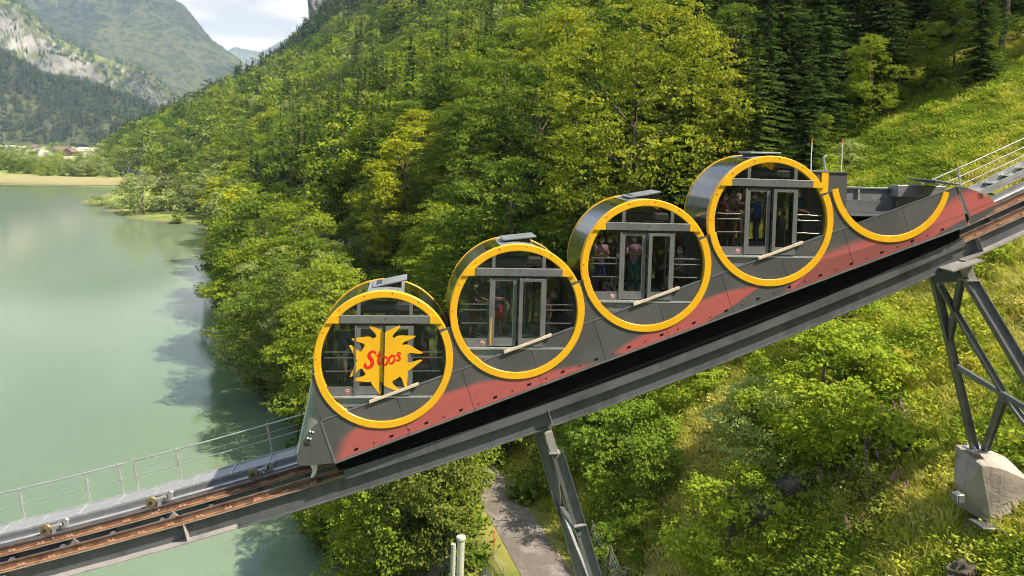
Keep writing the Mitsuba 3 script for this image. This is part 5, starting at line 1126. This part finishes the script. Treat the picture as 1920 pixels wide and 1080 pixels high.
def person(cab, x, y, face, label, h=1.70, top=(.1, .1, .1), legs=(.05, .05, .06), hair='brown', sit=False, arms='down', shorts=False, mask=True, hat=None, pack=None, long_hair=False, bald=False, turn=0.0, lean=0.0):
    """One passenger; face = heading of the body in degrees (0 looks to +x, -90 to the camera). Feet on the cabin floor."""
    s = h / 1.70; K = thing('person', label, 'person', None); cx, cz = CEN[cab]; zf = -.848
    hip = .92 if not sit else .50
    J = {'pel': (0, 0, hip), 'ch': (.02 + lean * .3, 0, hip + .38), 'nk': (.0 + lean * .48, 0, hip + .56), 'hd': (.03 + lean * .55, 0, hip + .70)}
    for sd, n in ((1, 'l'), (-1, 'r')):
        J['sh' + n] = (lean * .42, .185 * sd, hip + .49); J['hp' + n] = (0, .095 * sd, hip - .02)
        if sit: J['kn' + n] = (.43, .12 * sd, .50); J['an' + n] = (.42, .12 * sd, .08); J['to' + n] = (.56, .13 * sd, .04)
        else: J['kn' + n] = (.03 + .03 * sd, .10 * sd, .49); J['an' + n] = (-.01 + .03 * sd, .11 * sd, .08); J['to' + n] = (.15 + .03 * sd, .13 * sd, .035)
        if arms == 'down': J['el' + n] = (-.03 + lean * .3, .25 * sd, hip + .22); J['wr' + n] = (.08 + lean * .2, .26 * sd, hip - .02)
        elif arms == 'rail': J['el' + n] = (.16 + lean * .3, .25 * sd, hip + .26); J['wr' + n] = (.40, .17 * sd, hip + .20)
        elif arms == 'fold': J['el' + n] = (.08, .25 * sd, hip + .24); J['wr' + n] = (.24, -.04 * sd, hip + .26 + .03 * sd)
        elif arms == 'up': J['el' + n] = (.16, .28 * sd, hip + .50 if sd > 0 else hip + .22); J['wr' + n] = (.28, .22 * sd, hip + .78 if sd > 0 else hip + .0)
        elif arms == 'lap': J['el' + n] = (.10, .24 * sd, hip + .22); J['wr' + n] = (.30, .10 * sd, hip + .10)
    J = {k: np.array(v, float) for k, v in J.items()}
    def hand(n, sd):
        w, e = J['wr' + n], J['el' + n]; d = (w - e) / np.linalg.norm(w - e); up = np.array([0, 0, 1.0]); side = np.cross(d, up); side /= np.linalg.norm(side) + 1e-9; pn = np.cross(side, d)
        ps = [m3.Manifold.batch_hull([sph(w + d * .02, .024, 8), sph(w + d * .09 + side * .03, .014, 8), sph(w + d * .09 - side * .03, .014, 8)])]
        for j, L in enumerate((.062, .072, .068, .052)):
            o = w + d * .09 + side * (.03 - .02 * j); m_ = o + d * L * .55 - pn * .006; t_ = o + d * L - pn * .026
            ps += [bone(o, .0095, m_, .0085, 6), bone(m_, .0085, t_, .007, 6)]
        o = w + d * .035 + side * .03 * sd; ps += [bone(o, .012, o + d * .03 + side * .028 * sd, .010, 6), bone(o + d * .03 + side * .028 * sd, .010, o + d * .058 + side * .03 * sd, .008, 6)]
        return ps
    hd = J['hd']; ty = math.radians(turn); fw = np.array([math.cos(ty), math.sin(ty), 0]); sdv = np.array([-math.sin(ty), math.cos(ty), 0])
    head = [sph(hd + [0, 0, .055], .098, 14), sph(hd + fw * .035 + [0, 0, .0], .080, 12), bone(hd + fw * .045 + [0, 0, -.055], .046, hd + fw * .055 + [0, 0, -.075], .036)]
    B = [bone(J['pel'], .125, J['pel'] + [0, 0, .1], .115), bone(J['pel'] + [0, 0, .08], .11, J['ch'], .125), m3.Manifold.batch_hull([sph(J['shl'], .062), sph(J['shr'], .062), sph(J['ch'], .115)]), bone(J['nk'] - [0, 0, .06], .06, J['hd'] - [0, 0, .04], .052), m3.Manifold.batch_hull(head),
         bone(hd + fw * .098 + [0, 0, .015], .014, hd + fw * .118 + [0, 0, -.012], .016)]
    for sd, n in ((1, 'l'), (-1, 'r')):
        B += [bone(J['sh' + n], .055, J['el' + n], .042), bone(J['el' + n], .042, J['wr' + n], .028), bone(J['hp' + n], .088, J['kn' + n], .058), bone(J['kn' + n], .057, J['an' + n], .038), bone(J['an' + n] - [.03, 0, .03], .036, J['to' + n], .03), sph(hd + sdv * .098 * sd + [0, 0, .0], .022, 8)] + hand(n, sd)
    def add(mf, suf, mat, refine=.035, it=6):
        m = tm(mf, refine, it); m.apply_scale(s); m.apply_transform(trimesh.transformations.rotation_matrix(math.radians(face), [0, 0, 1])); m.apply_translation((cx + x, y, cz + zf)); return put(f'{K}__{suf}', m, mat, True)
    U = lambda L: m3.Manifold.batch_boolean(L, m3.OpType.Add)
    add(U(B), 'body', 'm_skin', .03, 5)
    g = .018
    tp = [bone(J['pel'] + [0, 0, .0], .142, J['pel'] + [0, 0, .12], .134), bone(J['pel'] + [0, 0, .08], .132, J['ch'], .142), m3.Manifold.batch_hull([sph(J['shl'], .078), sph(J['shr'], .078), sph(J['ch'], .13)]), bone(J['ch'] + [0, 0, .1], .09, J['nk'] - [0, 0, .05], .072)]
    for n in 'lr': tp.append(bone(J['sh' + n], .074, J['sh' + n] * .25 + J['el' + n] * .75, .060))
    add(U(tp), 'shirt', cloth(top))
    lg = [bone(J['hpl'], .115, J['hpr'], .115)]
    for n in 'lr':
        lg.append(bone(J['hp' + n], .108, J['kn' + n], .078))
        if not shorts: lg.append(bone(J['kn' + n], .076, J['an' + n] + [0, 0, .02], .058))
    add(U(lg), 'trousers' if not shorts else 'shorts', cloth(legs))
    add(U([bone(J['an' + n] - [.03, 0, .035], .047, J['to' + n] + [.01, 0, 0], .042) for n in 'lr']), 'shoes', 'm_shoe')
    if not bald:
        hh = m3.Manifold.batch_hull([sph(hd + [0, 0, .075] - fw * .012, .105, 14), sph(hd - fw * .035 + [0, 0, .02], .095, 12)])
        cut = m3.Manifold.cube([.4, .4, .4], True).translate([.245, 0, -.15]).rotate([0, 0, turn]).translate([float(hd[0]), float(hd[1]), float(hd[2]) + .11]); hh = hh - cut
        if long_hair: hh = hh + m3.Manifold.batch_hull([sph(hd - fw * .05 + [0, 0, .02], .09), sph(hd - fw * .075 + [0, 0, -.16] + sdv * .04, .05), sph(hd - fw * .075 + [0, 0, -.16] - sdv * .04, .05)])
        add(hh, 'hair', 'm_hair_' + hair)
    add(U([sph(hd + fw * .088 + sdv * .034 * q + [0, 0, .025], .013, 8) for q in (1, -1)]), 'eyes', 'm_eye', .02, 1)
    if mask: add(m3.Manifold.batch_hull([sph(hd + fw * .075 + [0, 0, -.01], .052), sph(hd + fw * .07 + [0, 0, -.06], .045), sph(hd + sdv * .06 + [0, 0, -.03], .035), sph(hd - sdv * .06 + [0, 0, -.03], .035)]), 'face_mask', 'm_mask')
    else: add(bone(hd + fw * .093 + sdv * .018 + [0, 0, -.045], .008, hd + fw * .093 - sdv * .018 + [0, 0, -.045], .008, 6), 'mouth', cloth((.42, .15, .13)), .02, 1)
    if hat: add(m3.Manifold.batch_hull([sph(hd + [0, 0, .10], .108, 14), sph(hd + [0, 0, .14], .09, 12)]) ^ m3.Manifold.cube([1, 1, 1], True).translate([0, 0, float(hd[2]) + .58]), 'hat_crown', cloth(hat)); add(m3.Manifold.cylinder(.015, .17 if hat[0] > .3 else .12, .17 if hat[0] > .3 else .12, 24).translate([float(hd[0] + fw[0] * .03), float(hd[1] + fw[1] * .03), float(hd[2]) + .085]), 'hat_brim', cloth(hat))
    if pack:
        c = J['ch'] + [-.22, 0, -.04]; kp = add(m3.Manifold.batch_hull([sph(c + [dx, dy, dz], .05) for dx in (-.05, .05) for dy in (-.11, .11) for dz in (-.2, .16)]), 'backpack', cloth(pack))
    return K
navy, white, black, red, grey_, beige, blue, pink, teal, brown = (.025, .04, .09), (.62, .61, .58), (.02, .02, .022), (.42, .03, .03), (.22, .22, .23), (.50, .43, .32), (.03, .10, .36), (.52, .25, .33), (.03, .13, .17), (.12, .06, .05)
# lowest cabin
person(0, -1.22, .55, 70, 'passenger in navy shirt and pale shorts at the lowest cabin\'s left window', 1.76, navy, (.50, .47, .42), 'brown', arms='rail', shorts=True, mask=False)
person(0, -.98, 1.05, 140, 'passenger with a blue backpack beside the navy shirt in the lowest cabin', 1.66, (.10, .11, .10), (.05, .06, .09), 'brown', pack=(.10, .16, .33), mask=True)
person(0, -.50, .80, -60, 'bald passenger whose head shows above the emblem of the lowest cabin', 1.80, (.42, .42, .43), grey_, 'grey', bald=True, mask=True)
person(0, 1.22, .70, 180, 'seated passenger in a red top at the right window of the lowest cabin', 1.66, red, (.42, .37, .32), 'dark', sit=True, arms='lap')
person(0, 1.22, 1.35, 180, 'seated passenger in black behind the red top in the lowest cabin', 1.72, black, black, 'dark', sit=True, arms='lap')
person(0, .98, 1.75, -120, 'standing dark figure at the back right of the lowest cabin', 1.70, (.05, .05, .06), black, 'brown')
# second cabin
person(1, -1.28, .50, -20, 'passenger in dark clothes and shorts at the left rail of the second cabin', 1.64, (.045, .035, .035), brown, 'dark', arms='rail', shorts=True, mask=True)
person(1, -1.00, 1.05, -80, 'passenger in brown standing further back at the left of the second cabin', 1.70, brown, (.07, .06, .06), 'brown', arms='fold', shorts=True)
person(1, -.52, .75, -100, 'passenger in violet-blue shirt and red shorts behind the second cabin\'s left door', 1.62, (.12, .12, .27), (.55, .04, .05), 'brown', arms='fold', shorts=True, mask=False)
person(1, -.22, 1.05, 170, 'passenger in a dark shirt and grey shorts behind the left door of the second cabin', 1.76, black, (.40, .39, .38), 'dark', arms='rail', shorts=True)
person(1, 1.24, .75, 175, 'seated passenger in black with a pale face mask at the right of the second cabin', 1.74, black, (.10, .08, .07), 'dark', sit=True, arms='lap', turn=50)
person(1, 1.02, .45, 190, 'small child in a mauve top at the right rail of the second cabin', 1.12, (.36, .17, .22), (.10, .16, .22), 'blond', mask=False)
person(1, .40, 1.5, -60, 'dim figure far back behind the right door of the second cabin', 1.66, (.08, .04, .04), black, 'dark')
# third cabin
person(2, -1.30, .50, -75, 'passenger in light pink with a mask at the third cabin\'s left window', 1.62, (.58, .36, .40), (.04, .06, .22), 'dark', arms='fold', long_hair=True)
person(2, -1.00, .60, -90, 'passenger in black beside the pink top in the third cabin', 1.64, black, (.035, .035, .05), 'dark', arms='rail', shorts=True)
person(2, -.25, .55, -95, 'passenger in mauve shirt, green trousers and straw hat in the third cabin', 1.70, (.45, .25, .42), (.02, .12, .10), 'brown', arms='fold', hat=(.62, .52, .36))
person(2, -.55, .95, -50, 'passenger in a pale top behind the third cabin\'s left door', 1.74, (.44, .30, .27), (.20, .14, .12), 'grey', arms='up', shorts=True)
person(2, 1.28, .60, 175, 'seated passenger in grey shirt and dark shorts at the right of the third cabin', 1.76, (.25, .25, .27), (.05, .05, .06), 'dark', sit=True, arms='lap', shorts=True, turn=40)
person(2, 1.20, 1.25, 180, 'seated passenger in brown behind the grey shirt in the third cabin', 1.70, (.14, .09, .08), black, 'brown', sit=True, arms='lap')
person(2, .45, 1.4, -70, 'dim brown figure behind the right door of the third cabin', 1.60, (.17, .10, .08), brown, 'brown')
# uppermost cabin
person(3, -1.05, .70, 15, 'passenger in beige with a dark cap at the uppermost cabin\'s left window', 1.74, beige, (.05, .06, .10), 'dark', arms='rail', hat=(.04, .045, .06))
person(3, -1.32, .55, -30, 'passenger in dark red at the far left of the uppermost cabin', 1.60, (.20, .05, .05), brown, 'brown', arms='rail')
person(3, -.88, .45, -90, 'grey haired passenger in brown beside the beige shirt in the uppermost cabin', 1.58, (.15, .10, .09), (.13, .10, .06), 'grey', arms='fold')
person(3, -.22, .50, 160, 'passenger in a royal blue shirt behind the left door of the uppermost cabin', 1.66, blue, (.02, .025, .06), 'brown', arms='rail')
person(3, -.50, .95, -80, 'passenger in a pinkish red top behind the uppermost cabin\'s left door', 1.72, (.50, .14, .17), (.16, .11, .10), 'brown', arms='up', shorts=True)
person(3, .48, .80, -110, 'passenger in dark brown behind the right door of the uppermost cabin', 1.68, (.11, .08, .075), (.05, .05, .05), 'dark', arms='fold')
person(3, 1.12, .60, -60, 'grey haired passenger in a teal shirt at the right window of the uppermost cabin', 1.76, teal, black, 'grey', arms='rail', turn=-30)
person(3, 1.00, 1.20, 180, 'passenger in a dull pink garment low at the right of the uppermost cabin', 1.35, (.36, .25, .31), (.28, .20, .25), 'brown', sit=True, arms='lap')

# ------------------------------------------------------------------ the air of the valley
M['air'] = {'type': 'homogeneous', 'albedo': {'type': 'rgb', 'value': [.86, .93, .99]}, 'sigma_t': {'type': 'rgb', 'value': [0.000050, 0.000060, 0.000078]}}
scene['haze'] = {'type': 'cube', 'to_world': T().translate([0, 3000, 900]) @ T().scale([16000, 15000, 1400]), 'bsdf': {'type': 'null'}, 'interior': {'type': 'ref', 'id': 'air'}}
labels['haze'] = {'kind': 'stuff', 'label': 'thin summer haze filling the valley air', 'category': 'haze'}
scene['camera']['medium'] = {'type': 'ref', 'id': 'air'}
